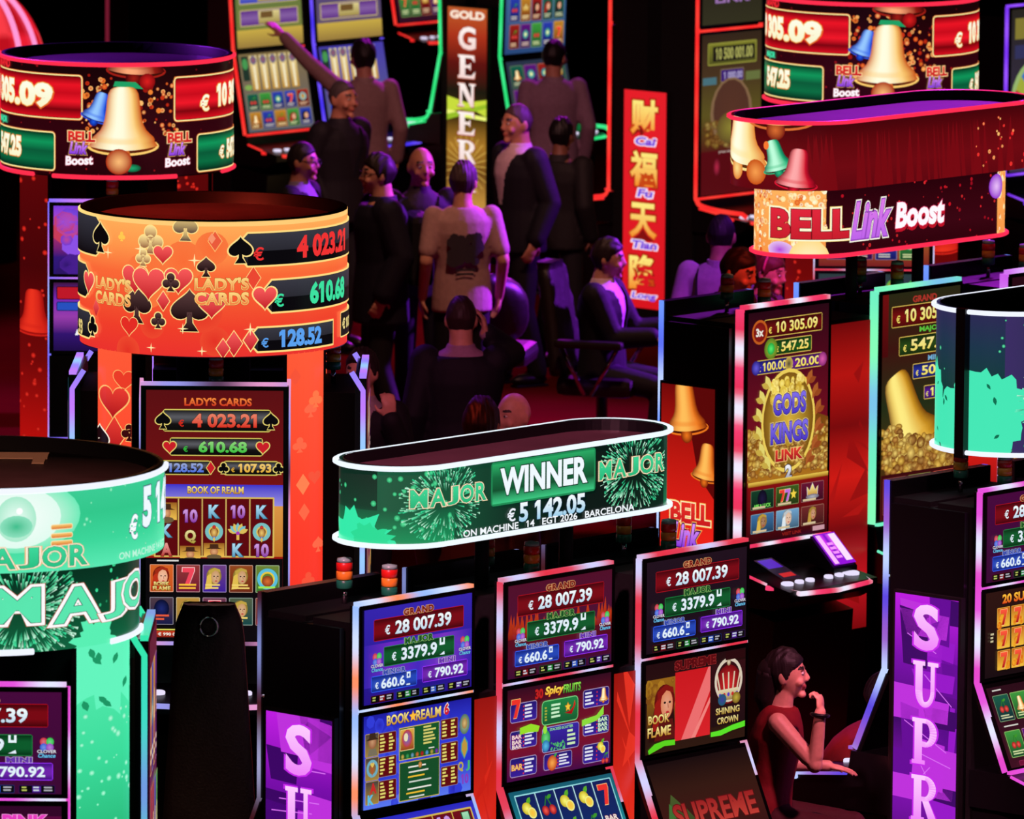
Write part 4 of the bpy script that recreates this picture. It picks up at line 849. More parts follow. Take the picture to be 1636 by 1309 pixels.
def green_upper(R, h):
    c, m = dcanvas(R, h, [(60, 205, 150), (50, 200, 140), (60, 215, 155), (90, 235, 180)]); H = h*1000; Q = 1000/443
    X = lambda px: m+R*1000*math.asin(max(-1, min(1, (px+40)/306))); Yv = lambda px, py: (py-735-48*sqrt(max(0, 1-((px+40)/306)**2)))*Q
    green_common(c, m, H); la = c.L()
    c.disc(X(45), Yv(45, 825), 250, 130, (255, 255, 255), (110, 235, 185), 28); c.disc(X(45), Yv(45, 826), 170, 110, (250, 255, 252), (225, 252, 240), 28); c.disc(X(45), Yv(45, 828), 74, 82, (235, 255, 246), (170, 235, 205), 24); c.disc(X(45), Yv(45, 840), 60, 40, (60, 190, 140), (140, 225, 190)); c.disc(X(50), Yv(50, 815), 12, 12, (255, 255, 255))
    for y in (836, 850, 862): c.rr(X(98), Yv(98, y), X(132), Yv(98, y)+20, 8, ((250, 200, 110), (220, 110, 50)), (250, 230, 180), 3)
    o = ((.06, (250, 170, 110)), (.045, (250, 240, 215)), (.012, (20, 100, 70)))
    c.block('MAJOR', X(153), Yv(125, 885), 74, 470, ((60, 215, 155), (40, 190, 130)), .022, o, an='r'); on = ((.03, (60, 40, 70)), (.015, (180, 220, 240)))
    c.text('€', X(223), Yv(223, 838), 90, 52, (250, 255, 255), .04, on); c.text('5 142.05', X(236), Yv(240, 805), 150, 520, (240, 250, 255), .045, on, an='l'); c.text('ON MACHINE 14 EGT', X(201), Yv(210, 884), 26, 400, (190, 245, 220), .02, an='l'); return c, m
def green_lower(R, h):
    c, m = dcanvas(R, h, [(8, 46, 30), (10, 60, 40), (12, 80, 50), (16, 100, 64)]); H = h*1000; Q = 1000/443
    X = lambda px: m+R*1000*math.asin(max(-1, min(1, (px+40)/266))); Yv = lambda px, py: (py-868-42*sqrt(max(0, 1-((px+40)/266)**2)))*Q
    c.firework(X(50), H*.5, 250, 520, (40, 220, 150), .9); c.firework(X(-120), H*.5, 200, 200, (40, 220, 150), .9); c.blotch(X(165), H*.98, 110, 90, (90, 240, 180)); c.dots(20, X(100), 10, X(220), H*.6, 3, 9, [(60, 220, 150), (30, 140, 90)])
    o = ((.075, (180, 90, 60)), (.065, (255, 250, 250)), (.012, (20, 90, 70)))
    for ch, a, b, py in (('M', 6, 80, 965), ('A', 100, 170, 962), ('J', 177, 207, 955), ('O', 205, 226, 940)):
        c.text(ch, (X(a)+X(b))/2, Yv((a+b)/2, py), 128, X(b)-X(a), (90, 230, 175), .02, o)
    return c, m
def green_pillar(j, w, h):
    c = Canvas(100, 1200, w, h, [(90, 240, 180), (60, 220, 155), (30, 170, 105), (40, 200, 130), (80, 235, 170), (60, 210, 150)]); r = random.Random(j+4); la, lb = c.L(), c.L()
    c.blotch(50, 20, 70, 130, (100, 245, 190)); la = c.L()
    for i in range(150): q = r.uniform(1.5, 6); c.disc(r.uniform(0, 100), r.uniform(150, 1200)**1.0, q, q*1.3, (190, 255, 225), (80, 225, 165), 7, la if i % 2 else lb)
    for i in range(8): c.sym('leaf', r.uniform(10, 90), r.uniform(0, 140), 12, (30, 150, 100), ang=r.uniform(-1, 1))
    return c
def general_sign(w, h):
    c = Canvas(100, 420, w, h, [(190, 90, 40), (170, 50, 24), (90, 16, 12), (20, 24, 12), (60, 44, 10), (170, 120, 40), (110, 70, 24), (190, 140, 60), (200, 160, 70)]); 
    c.poly([(0, 170), (50, 180), (100, 172), (100, 205), (60, 190), (0, 200)], (200, 220, 60)); c.poly([(0, 196), (100, 205), (100, 212), (0, 206)], (240, 250, 120)); c.poly([(0, 205), (60, 190), (100, 180), (100, 188), (0, 216)], (150, 190, 40)); la = c.L()
    for i in range(24): c.line(50, 300, 50+60*cos(pi*i/12), 300+60*sin(pi*i/12), 1.2, (230, 190, 90), la)
    c.text('GOLD', 50, 14, 16, 88, (255, 235, 215), .05, ((.03, (190, 80, 40)),)); q = ((255, 245, 240), (245, 215, 210))
    for i, ch in enumerate('GENERAL'): 
        for e, cc in ((2, (170, 70, 40)), (0, q)): serif(c, ch, 28-e, 36+i*54-e, 44+2*e, 44+2*e, cc)
    return c
def fortune_sign(w, h):
    c = Canvas(100, 520, w, h, [(230, 30, 40), (225, 26, 36), (215, 20, 30)])
    for i, (ch, py) in enumerate((('财', 'Cai'), ('福', 'Fu'), ('天', 'Tian'), ('隆', 'Long'))):
        y = 62+i*124; c.text(ch, 48, y, 84, 64, ((255, 240, 130), (245, 140, 40)), .03, ((.05, (130, 16, 14)), (.03, (200, 70, 20)))); c.text(py, 52, y+58, 20, 16+11*len(py), (120, 70, 220), .04, ((.09, (255, 235, 255)),), shear=.15)
    return c
# ------------------------------------------------ slot machines (front faces local -y, origin on the floor below the face)
RZ = R_(48)
def pulse(cols, per=.30, ph=0.0):
    cs = [lin(c) for c in cols]; n = len(cs)
    def f(L):
        t = ((L/per+ph) % 1)*n; i = int(t); u = t-i; u = u*u*(3-2*u); return mix(cs[i % n], cs[(i+1) % n], u)
    return f
KIND = {   # panels as (z top, y top, z bottom, y bottom)
    'U': dict(w=.67, top=1.95, panels=[(1.95, 0, 1.545, 0), (1.535, 0, 1.135, 0), (1.125, 0, .77, -.16)], deck=.70, out=.44, box=.25),
    'W': dict(w=.67, top=1.95, panels=[(1.95, 0, 1.545, 0), (1.535, 0, 1.135, 0), (1.125, 0, .77, -.16)], deck=.60, out=.60, box=.25),
    'P': dict(w=.64, top=2.25, panels=[(2.25, 0, 1.13, 0)], deck=.95, out=.30, box=.25),
    'N': dict(w=.60, top=2.09, panels=[(2.09, 0, 1.0, 0)], deck=.82, out=.26, box=.25),
    'Q': dict(w=.64, top=2.33, panels=[(2.33, 0, 1.22, 0)], deck=1.0, out=.22, box=.25),
    'V': dict(w=.64, top=2.32, panels=[(2.32, 0, 1.935, 0), (1.925, 0, 1.54, 0), (1.53, 0, 1.10, 0)], deck=.95, out=.30, box=.25),
    'G': dict(w=.67, top=2.0, panels=[(2.0, 0, 1.595, 0), (1.585, 0, 1.185, 0), (1.175, 0, .82, -.14)], deck=.75, out=.40, box=.25),
    'J': dict(w=.70, top=2.42, panels=[(2.42, .0, 1.50, .03), (1.48, .02, 1.06, -.07)], deck=.93, out=.40, box=.28),
    'T': dict(w=.66, top=2.66, panels=[(2.66, 0, 2.13, 0), (2.10, 0, 1.0, 0)], deck=.88, out=.42, box=.34),
    'C': dict(w=.74, top=2.25, panels=[(2.25, .06, 1.50, 0), (1.49, 0, .90, -.12)], deck=.78, out=.42, box=.28),
}
def panel_map(k, i):
    w = KIND[k]['w']; zt, yt, zb, yb = KIND[k]['panels'][i]
    ln = hypot(zt-zb, yt-yb); t = math.asin((yt-yb)/ln)
    st, ct = sin(t), cos(t)
    return flat(-w/2+.028, yt-.004*ct-.018*st, zt-.018*ct+.004*st, t)
def panel_size(k, i):
    zt, yt, zb, yb = KIND[k]['panels'][i]; return KIND[k]['w']-.056, hypot(zt-zb, yt-yb)-.034
def pcanvas(k, i, w, h, bg=(8, 6, 10)):
    a, b = panel_size(k, i); return Canvas(w, h, a, b, bg)
def signal_lamp(parent, x, y, z):
    """red, amber and green stack lamp"""
    b = MB().tube([(x, y, z), (x, y, z+.06)], .011, 8).build('signal_lamp', M['chrome'], parent)
    for nm, m, a in (('lens', 'green_lens', .06), ('lens', 'amber_lens', .095), ('lens', 'red_lens', .13)):
        MB().lathe([(.029, a), (.032, a+.004), (.032, a+.031), (.029, a+.034)], 16, (x, y, z)).build(nm, M[m], b)
    MB().lathe([(.031, .164), (.029, .178), (0, .184)], 16, (x, y, z)).build('cap', M['lens_top'], b)
def machine(k, label, loc, rz, arts, led, group=None, lamp=True, strip_w=.016, strip_d=.026, kink=0, jdeck=False, card=False, name='slot_machine', topb=True, ledw=1.0):
    K = KIND[k]; w = K['w']; hw = w/2; P = K['panels']; top = K['top']; dk = K['deck']; out = K['out']; bx = K['box']
    t = thing(name, label, 'slot machine', loc, rz, group)
    zb, yb = P[-1][2], P[-1][3]
    # cabinet: upper box and pedestal
    c = MB()
    c.extr_x([(.05, .02), (bx, .02), (bx, top-.07), (.05, top-.07)], -hw+.01, hw-.01)
    c.extr_x([(.05, 0), (bx, 0), (bx, .02), (.05, .02)], -hw+.03, hw-.03)
    c.build('cabinet', M['matte'], t)
    MB().extr_x([(.05, .0), (-out+.20, .0), (-out+.16, .10), (-out+.12, dk-.16), (.05, dk-.10)], -hw+.03, hw-.03).build('pedestal', M['black'], t)
    d = MB().extr_x([(.05, dk-.10), (-out+.1, dk-.10), (-out, dk-.05), (-out, dk), (yb-.02, dk+.05), (yb, zb-.012), (.05, zb-.012)], -hw, hw).build('button_deck', M['black'], t)
    s = (dk+.05-dk)/(yb-.02+out)
    for i, (bxx, r) in enumerate(((-.24, .03), (-.15, .022), (-.07, .022), (.07, .022), (.15, .022), (.24, .04))):
        y = -out+.09; z = dk+s*.09
        MB().lathe([(r, 0), (r, .012), (r*.8, .016), (0, .017)], 14, (bxx*w/.66, y, z-.002), lin((235, 225, 255))).build('button', M['glow'], d)
    for i, (zt, yt, z2, y2) in enumerate(P):
        n = hypot(zt-z2, yt-y2); ux, uz = (yt-y2)/n, (zt-z2)/n
        h = MB().extr_x([(yt, zt), (y2, z2), (y2+.05*uz, z2-.05*ux), (yt+.05*uz, zt-.05*ux)], -hw+.005, hw-.005).build('screen_housing', M['bezel'], t)
        if arts and i < len(arts) and arts[i] is not None:
            arts[i].build('screen', panel_map(k, i), h)
    # light strips up both sides and over each screen
    L = MB(); cf = led if callable(led) else pulse(led)
    for sx in (-1, 1):
        x = hw-strip_w*.5-.006 if (sx > 0 and abs(rz-RZ) < .01) else sx*(hw-strip_w*.36)
        path = []
        if kink: path.append((x, kink, top+.02)); path.append((x, 0, top-.06))
        else: path.append((x, P[0][1], top))
        for zt, yt, z2, y2 in P: path.append((x, y2-.0, z2))
        if jdeck:
            for a in range(0, 7):
                q = pi/2*a/6; path.append((x, yb-.02-(out-.04+yb)*(1-cos(q))-.0, dk+.05+(zb-dk-.08)*(1-sin(q))))
            path.append((x, -out-.02, dk+.03))
        L.tube([V(p)+V((0, strip_d/2+.004, 0)) for p in path], .01, 4, cf, .03, sq=(strip_w, strip_d) if abs(path[0][2]-path[1][2]) > 9 else (strip_w, strip_d))
    if topb:
        for i, (zt, yt, z2, y2) in enumerate(P):
            if i == 2: continue
            L.tube([(-hw+.004, yt+.016, zt+.004), (hw-.012, yt+.016, zt+.004)], .01, 4, (lambda cf: lambda l: cf(l+.07))(cf), .03, sq=(.030, .021*ledw))
    L.tube([(-hw, yb-.006, zb), (hw, yb-.006, zb)], .008, 4, cf, .03, sq=(.02, .014))
    L.tube([(-hw-.008, -out+.14, dk+.008), (-hw*.8, -out-.012, dk-.012), (0, -out-.03, dk-.02), (hw*.8, -out-.012, dk-.012), (hw+.008, -out+.14, dk+.008)], .012, 6, cf, .03)
    for sx in (-1, 1): L.tube([(sx*(hw+.004), yb-.02, dk+.056), (sx*(hw+.004), -out+.14, dk+.022)], .007, 6, cf, .03)
    L.build('light_strip', M['led'], t)
    if card:
        r = MB(); r.extr_x([(-.05, dk+.06), (-.2, dk+.03), (-.2, dk+.05), (-.05, dk+.19)], hw-.2, hw-.03); r.build('bill_reader', M['black'], t)
        q = Canvas(100, 100, .16, .19, (150, 20, 220)); q.rect(8, 4, 28, 96, (255, 190, 255)); q.rect(66, 4, 96, 90, (255, 225, 255)); q.hrect(28, 4, 66, 60, [(230, 60, 255), (120, 10, 200), (240, 90, 255)])
        for a in range(4): q.rect(34, 30+a*14, 60, 38+a*14, (250, 150, 255))
        q.build('lit_face', flat(hw-.19, -.055, dk+.195, .82), t)
        q = Canvas(100, 100, .13, .2, (14, 6, 40)); q.rect(10, 5, 90, 45, (80, 30, 190)); q.rect(20, 70, 90, 88, (200, 30, 40)); q.build('ticket_slot', flat(-hw+.03, -.05, dk+.12, 1.2), t)
    if lamp: signal_lamp(t, 0, .15, top-.07)
    return t

class Bank:
    """a row of machines standing back to back; origin = foot of the first machine's left front corner"""
    def __init__(s, px, py, z, rz, depth=.52):
        p = at_z(px, py, z); s.o = V((p.x, p.y, 0)); s.rz = rz; s.d = depth
        s.r = V((cos(rz), sin(rz), 0)); s.b = V((-sin(rz), cos(rz), 0))
    def x_for(s, px, y):                 # how far along the row a photo column lies
        a, b = -2, 6
        for _ in range(40):
            m = (a+b)/2; p = s.at(m, y)
            if p.x/p.y < (px-IW/2)/FPX: a = m
            else: b = m
        return m
    def at(s, x, y, z=0): return s.o + s.r*x + s.b*y + V((0, 0, z))
def end_sign(bank, canvas_fn, y0, y1, z0, z1, label, name='vertical_sign', xo=-.055):
    """lit sign column on the end of a bank, facing away along the row"""
    p = bank.at(xo, (y0+y1)/2)
    t = thing(name, label, 'sign', p, bank.rz-pi/2)
    w = y1-y0
    MB().box((-w/2-.012, 0, 0), (w/2+.012, .03, z1+.012)).build('housing', M['matte'], t)
    c = canvas_fn(w, z1-z0); c.build('display', flat(-w/2, -.002, z1), t)
    return t
# ------------------------------------------------ hall
floor_m, nt_, p_ = newmat('carpet_red')
def _carpet():
    tc = nt_.nodes.new('ShaderNodeTexCoord'); a = nt_.nodes.new('ShaderNodeTexNoise'); b = nt_.nodes.new('ShaderNodeTexNoise'); r = nt_.nodes.new('ShaderNodeValToRGB')
    a.inputs['Scale'].default_value = 1.2; b.inputs['Scale'].default_value = 160
    r.color_ramp.elements[0].color = (*lin((62, 11, 8)), 1); r.color_ramp.elements[1].color = (*lin((88, 16, 10)), 1)
    bp = nt_.nodes.new('ShaderNodeBump'); bp.inputs['Strength'].default_value = .3
    nt_.links.new(tc.outputs['Object'], a.inputs['Vector']); nt_.links.new(tc.outputs['Object'], b.inputs['Vector'])
    nt_.links.new(a.outputs['Fac'], r.inputs['Fac']); nt_.links.new(r.outputs['Color'], p_.inputs['Base Color'])
    nt_.links.new(b.outputs['Fac'], bp.inputs['Height']); nt_.links.new(bp.outputs['Normal'], p_.inputs['Normal']); p_.inputs['Roughness'].default_value = .95; p_.inputs['Specular IOR Level'].default_value = 0
_carpet()
wallm = mat('dark_wall_paint', (26, 16, 20), .8, noise=.2, nscale=3)
struct(MB().box((-14, -3, -.1), (14, 82, 0)).build('floor', floor_m))
struct(MB().box((-14, 82, -.1), (14, 82.2, 11)).build('wall_back', wallm))
struct(MB().box((-14.2, -3, -.1), (-14, 82.2, 11)).build('wall_left', wallm))
struct(MB().box((14, -3, -.1), (14.2, 82.2, 11)).build('wall_right', wallm))
struct(MB().box((-14.2, -3, 11), (14.2, 82.2, 11.1)).build('ceiling', wallm))

RZ = R_(48)
def POST(t, x, y, z0, z1): MB().tube([(x, y, z0), (x, y, z1)], .03, 8).build('post', M['matte'], t)
# ------------------------------------------------ front bank, three triple-screen machines
B1 = Bank(573, 970, 1.95, RZ)
SP1 = .826
WB = ((150, 185, 250), (205, 220, 255), (250, 140, 90)); RW = ((225, 50, 70), (220, 60, 85), (205, 205, 250)); PW = ((225, 70, 200), (225, 80, 215), (225, 230, 255))
g1 = 'triple screen machines of the front bank'
A1 = [[jackpot('U', (52, 36, 172), (36, 20, 135)), paytable_realm(), reels_realm()],
      [jackpot('U', (80, 14, 40), (70, 20, 60), flame=True), paytable_fruits(), reels_fruits()],
      [jackpot('U', (30, 16, 28), (24, 12, 22)), supreme_top(), supreme_low()]]
L1 = ['triple screen slot machine showing the blue paytable beside the left purple letter column',
      'triple screen slot machine with the crimson fruit paytable, middle of the front bank',
      'triple screen slot machine with the crown and red haired lady, right end of front bank']
for i in range(3):
    machine('U', L1[i], B1.at(.335+i*SP1, 0), RZ, A1[i], pulse((WB, RW, RW)[i], .44, i*.3), g1)
for i in range(3):
    machine('U', ['back facing slot machine behind the blue paytable machine of the front bank', 'back facing slot machine behind the fruit machine of the front bank', 'back facing slot machine behind the crown machine of the front bank'][i],
            B1.at(.335+i*SP1, .54), RZ+pi, [plain('U', 0), plain('U', 1), plain('U', 2)], pulse(((60, 16, 22), (120, 130, 190), (70, 24, 30), (150, 150, 190)), .9, .2*i), 'machines on the far side of the front bank', topb=False, strip_d=.014)
t = thing('bank_frame', 'dark partition with glowing red panels between the front bank machines', 'display frame', B1.at(0, .27), RZ)
MB().box((-.02, -.012, 0), (2.5, .012, 1.86)).build('board', M['matte'], t)
for i in range(2):
    x = .68+i*SP1
    rp = thing('red_light_panel', ('red glowing panel between the blue paytable and fruit machines', 'red glowing panel between the fruit machine and the crown machine')[i], 'light panel', B1.at(0, .27), RZ, 'red panels of the front bank')
    redpanel(.14, 1.5, 11+i).build('lit_face', flat(x-.002, -.25, 1.5), rp)
    MB().box((x-.002, -.245, 0), (x+.138, -.02, 1.52)).build('panel_box', M['matte'], rp)
MB().box((-.03, -.20, 0), (-.006, .20, 1.86)).build('end_panel', M['black'], t)
POST(t, 1.0, .0, 1.84, 2.15); POST(t, 1.5, 0, 1.84, 2.15)
end_sign(B1, supreme_sign, .085, .435, .12, 1.50, 'purple letter column sign on the end of the front bank, left one of two')

# ------------------------------------------------ right bank (mostly beyond the frame)
BD = Bank(1570, 788, 1.95, RZ)
machine('U', 'triple screen slot machine with pink strips and rows of sevens at the right edge', BD.at(.335, 0), RZ, [jackpot('U', (70, 8, 60), (56, 8, 50)), sevens(), games_grid('U', 2, 5)], pulse(PW, .4, .1), 'machines of the right bank')
machine('W', 'back facing slot machine behind the one with rows of sevens', BD.at(.335, .54), RZ+pi, [bright('W', 0), bright('W', 1), bright('W', 0)], pulse(((90, 70, 220), (150, 90, 200), (190, 210, 255)), .5), 'machines of the right bank', topb=False)
machine('U', 'back facing slot machine further along the right bank, hidden by the green oval sign column', BD.at(.335+SP1, .54), RZ+pi, [bright('U', 0), bright('U', 1), bright('U', 0)], pulse(RW, .5), 'machines of the right bank', topb=False)
t = thing('bank_frame', 'black partition behind the right purple letter column', 'display frame', BD.at(0, .27), RZ)
MB().box((-.02, -.012, 0), (1.6, .012, 1.86)).build('board', M['matte'], t)
MB().box((-.03, -.20, 0), (-.006, .20, 1.86)).build('end_panel', M['black'], t)
POST(t, 1.0, 0, 1.84, 2.13); POST(t, 1.5, 0, 1.84, 2.13)
end_sign(BD, supreme_sign, .075, .42, .12, 1.485, 'tall purple letter column sign at the end of the right bank')

# ------------------------------------------------ middle bank, portrait screens
B2 = Bank(1189, 496, 2.25, RZ)
SP2 = .985
GR = ((110, 235, 190), (130, 250, 180), (120, 190, 230))
LED2 = [pulse(((240, 60, 110), (230, 50, 90), (235, 235, 255)), .28), pulse(GR, .8), pulse(((200, 90, 230), (230, 200, 255)), .6)]
P2 = [gods_kings(), bell_link_screen(), games_grid('P', 0, 3)]
L2 = ['tall portrait slot machine with red and white strips and a gold wreath screen', 'tall portrait slot machine with turquoise strips and a golden bell on screen', 'tall portrait slot machine with violet strips at the right edge']
for i in range(3):
    machine('P', L2[i], B2.at(.32+i*SP2, 0), RZ, [P2[i]], LED2[i], 'portrait machines of the middle bank', card=(i == 0), strip_w=.034, strip_d=.045, ledw=1.5)
    machine('P', ['back facing portrait machine with a blue strip behind the gold wreath machine', 'back facing portrait machine behind the turquoise edged machine', 'back facing portrait machine behind the violet edged machine'][i],
            B2.at(.32+i*SP2, .53), RZ+pi, [bright('P', (2, 2, 0)[i])], pulse(((110, 150, 255), (90, 110, 240), (190, 210, 255)), .6), 'machines on the far side of the middle bank', topb=False)
t = thing('bank_frame', 'dark partition with red glowing panels between the portrait machines', 'display frame', B2.at(0, .265), RZ)
MB().box((-.02, -.012, 0), (2.6, .012, 2.1)).build('board', M['matte'], t)
for i in range(2):
    x = .65+i*SP2
    rp = thing('red_light_panel', ('tall red glowing panel right of the gold wreath screen', 'tall red glowing panel right of the turquoise edged machine')[i], 'light panel', B2.at(0, .265), RZ, 'red panels of the middle bank')
    redpanel(.29, 1.48, 3+i, dark=True).build('lit_face', flat(x+.01, -.245, 2.12), rp)
    MB().box((x+.01, -.24, 0), (x+.30, -.02, 2.14)).build('panel_box', M['matte'], rp)
MB().box((-.03, -.20, 0), (-.006, .20, 2.16)).build('end_panel', M['black'], t)
POST(t, 1.1, 0, 2.08, 2.45); POST(t, 1.6, 0, 2.08, 2.45)
end_sign(B2, bell_column, .125, .455, .10, 1.87, 'red column sign with two golden bells on the end of the middle bank')

# ------------------------------------------------ oval jackpot signs above the banks
def oval_sign(name, label, loc, rz, tiers, rim, rimr=.0105):
    """tiers: (straight length, end radius, z bottom, z top, canvas, u of canvas centre)"""
    t = thing(name, label, 'sign', loc, rz)
    for L, r, z0, z1, cv, u0, rt, rb in tiers:
        n = 20; pr = [(L/2+r*cos(-pi/2+pi*i/n), r*sin(-pi/2+pi*i/n)) for i in range(n+1)]+[(-L/2+r*cos(pi/2+pi*i/n), r*sin(pi/2+pi*i/n)) for i in range(n+1)]
        MB().extr_z([(x*(1-.004/r), y*(1-.004/r)) for x, y in pr], z0, z1-.045).build('drum_body', M['top'], t)
        q = [(x*.985, y*.955) for x, y in pr]; m = len(pr)
        pr2 = [(x*(1-.006/r), y*(1-.006/r)) for x, y in pr]
        MB().add([(x, y, z1-.05) for x, y in pr2]+[(x, y, z1) for x, y in pr2]+[(x, y, z1) for x, y in q]+[(x, y, z1-.05) for x, y in q],
                 [f for i in range(m) for f in ((i, (i+1) % m, m+(i+1) % m, m+i), (m+i, m+(i+1) % m, 2*m+(i+1) % m, 2*m+i), (2*m+i, 2*m+(i+1) % m, 3*m+(i+1) % m, 3*m+i))]).build('lip', M['black'], t)
        cv.build('display', stadium(L, r, z1, u0/1000), t, cut=.014)
        rm = MB()
        for z, on in ((z1-.008, rt), (z0+.008, rb)):
            if on: rm.tube([(x*(1+.006/r), y*(1+.006/r), z) for x, y in pr+pr[:1]], rimr, 6, lambda l: lin(rim))
        if rm.v: rm.build('rim_light', M['led'], t)
    return t
c1 = B1.at(B1.x_for(808, .26), .26)
oval_sign('jackpot_sign', 'green oval winner sign with white rims above the front bank', (c1.x, c1.y, 0), RZ, [(1.22, .24, 2.13, 2.45, *winner_art(1.22, .24, .32), True, True)], (235, 245, 255))
c2 = B2.at(B2.x_for(1408, .265), .265)
oval_sign('jackpot_sign', 'two tier red oval bell sign above the middle bank', (c2.x, c2.y, 0), RZ,
          [(1.21, .33, 2.77, 3.10, *bell_upper(1.21, .33, .33), True, False), (1.07, .26, 2.44, 2.77, *bell_lower(1.07, .26, .33), False, True)], (255, 45, 80))
c3 = BD.at(BD.x_for(1775, .27), .27)
t = oval_sign('jackpot_sign', 'tall green oval sign with a white rim above the right bank', (c3.x, c3.y, 0), RZ, [(1.3, .33, 2.07, 2.69, *green_tall(1.3, .33, .62), True, True)], (235, 240, 255))
MB().box((-1.3/2-.33-.035, -.028, 2.055), (-1.3/2-.33-.001, .022, 2.695)).build('seam_post', M['black'], t)

# ------------------------------------------------ round towers: drum sign on lit columns, machines round it
def tower(label, cx, cy, tiers, pillar_R, pillar_deg, pz, pcanv, coreR=.16, pw=.165):
    t = thing('jackpot_tower', label, 'sign tower', (cx, cy, 0), 0)
    for R, z0, z1, cv, u0, rimc, rt, rb in tiers:
        MB().lathe([(0, z0), (R-.004, z0), (R-.004, z1-.05), (0, z1-.05)], 64).build('drum_body', M['top'], t)
        MB().lathe([(R-.003, z1-.055), (R-.001, z1), (R-.035, z1), (R-.035, z1-.052)], 64).build('lip', M['black'], t)
        cv.build('display', drum(R, z1-.004, u0/1000), t, cut=.018)
        rm = MB()
        for z, segs in ((z1-.008, rt), (z0+.004, rb)):
            for a0, a1 in segs:
                rm.tube([((R+.006)*sin(R_(a0+(a1-a0)*i/40)), -(R+.006)*cos(R_(a0+(a1-a0)*i/40)), z) for i in range(41)], .0115, 6, lambda l: lin(rimc))
        if rm.v: rm.build('rim_light', M['led'], t)
    for j, a in enumerate((-pillar_deg, pillar_deg, 180-pillar_deg, 180+pillar_deg)):
        a = R_(a); R = pillar_R
        p = MB()
        arc = [a+(i/8-.5)*pw*1.0/R for i in range(9)]
        p.extr_z([((R-.004)*sin(q), -(R-.004)*cos(q)) for q in arc]+[((R-.03)*sin(q), -(R-.03)*cos(q)) for q in arc[::-1]], 0, pz)
        pil = p.build('pillar', M['matte'], t)
        cv = pcanv(j, pw, pz-.02)
        cv.build('display', (lambda R, a, w: lambda u, v, o: ((R+o)*sin(a+(u-w/2)/R), -(R+o)*cos(a+(u-w/2)/R), pz-v))(R, a, pw), pil, cut=.03)
    MB().lathe([(coreR, 0), (coreR, tiers[-1][1])], 28).build('core', M['matte'], t)
    return t
def around(cx, cy, kind, labels, arts, leds, r=.64, group=None, kink=.05, boxw=None, lamp=True):
    for j, (a, l) in enumerate(zip((0, 90, -90, 180), labels)):
        if l is None: continue
        rz = R_(a); p = (cx+r*sin(rz), cy-r*cos(rz), 0)
        machine(kind, l, p, rz, arts[j], leds[j], group, lamp=lamp, kink=kink, strip_w=.016, strip_d=.022)
VB = ((150, 130, 255), (190, 120, 255), (150, 200, 255)); GRN = ((50, 225, 165), (60, 215, 190), (110, 150, 220))
# card suits tower
d = 13000/372; q = at_d(341, 560, d); LX, LY = q.x, q.y
tower("orange card suit drum tower with jackpot panels, second from the front on the left", LX, LY,
      [(.578, 2.44, 3.03, *ladys_drum(.578, .58), (255, 60, 40), [], [])], .578, 46, 2.45, ladys_pillar, pw=.22)
around(LX+.03, LY, 'Q', ['portrait slot machine with five reels under the orange card suit drum', 'portrait slot machine in profile with violet strip right of the orange drum tower', 'portrait slot machine in profile on the left of the orange drum tower', 'portrait slot machine hidden behind the orange drum tower'],
       [[ladys_screen()], [plain('P', 1)], [plain('P', 2)], [plain('P', 0)]], [pulse(((225, 150, 200), (150, 150, 230), (90, 60, 90)), .6), pulse(VB, .5), pulse(VB, .5), pulse(VB, .5)], group='machines round the orange drum tower')
# green tower, lower left
d = 13000/443; q = at_d(-40, 900, d); GX, GY = q.x, q.y
tower('two tier green drum tower with white rims, nearest on the left', GX, GY,
      [(.69, 2.415, 2.72, *green_upper(.69, .30), (235, 240, 255), [(-93, 93)], []), (.60, 2.11, 2.415, *green_lower(.60, .30), (235, 240, 255), [], [(-93, 24), (58, 93)])], .60, 57, 2.12, green_pillar, pw=.33, coreR=.36)
around(GX+.045, GY, 'G', ['triple screen slot machine with pink strips at the lower left corner', None, None, None], [[jackpot('G', (70, 10, 60), (60, 10, 52)), pink_screen(), games_grid('G', 2, 4)]], [pulse(PW, .4)], kink=0, lamp=False)
around(GX, GY+.17, 'N', [None, 'portrait slot machine in profile with a turquoise strip right of the green tower', None, None], [0, [plain('N', 1)]], [0, pulse(GRN, .9)], kink=.05)
# bell towers at the back
d = 13000/310; q = at_d(187, 200, d)
tower('dark red bell drum tower at the upper left', q.x, q.y, [(.60, 2.44, 3.03, *bell_drum(.60, .58, 0), (255, 45, 75), [(-93, 93)], [(-93, -42), (-30, 33), (66, 93)])], .578, 46, 2.45, bell_pillar, pw=.22)
around(q.x, q.y, 'V', ['stacked screen slot machine with a violet sky picture beneath the upper left bell drum', None, None, None], [[violet_screen(), violet_low(), None]], [pulse(((120, 110, 255), (200, 120, 240), (140, 190, 255)), .8), pulse(RW, .5)], kink=0)
T1 = q
d = 13000/284; q = at_d(1392, 140, d)
tower('dark red bell drum tower at the upper right', q.x, q.y, [(.60, 2.44, 3.03, *bell_drum(.60, .58, 1), (255, 45, 75), [(-93, 93)], [(-93, -42), (-30, 33), (66, 93)])], .578, 46, 2.45, bell_pillar, pw=.22)
around(q.x, q.y, 'U', ['triple screen slot machine with a bright fruit screen under the right bell drum', None, None, None], [[plain('U', 3), bright_fruit(), plain('U', 1)]], [pulse(RW, .5)], kink=0)
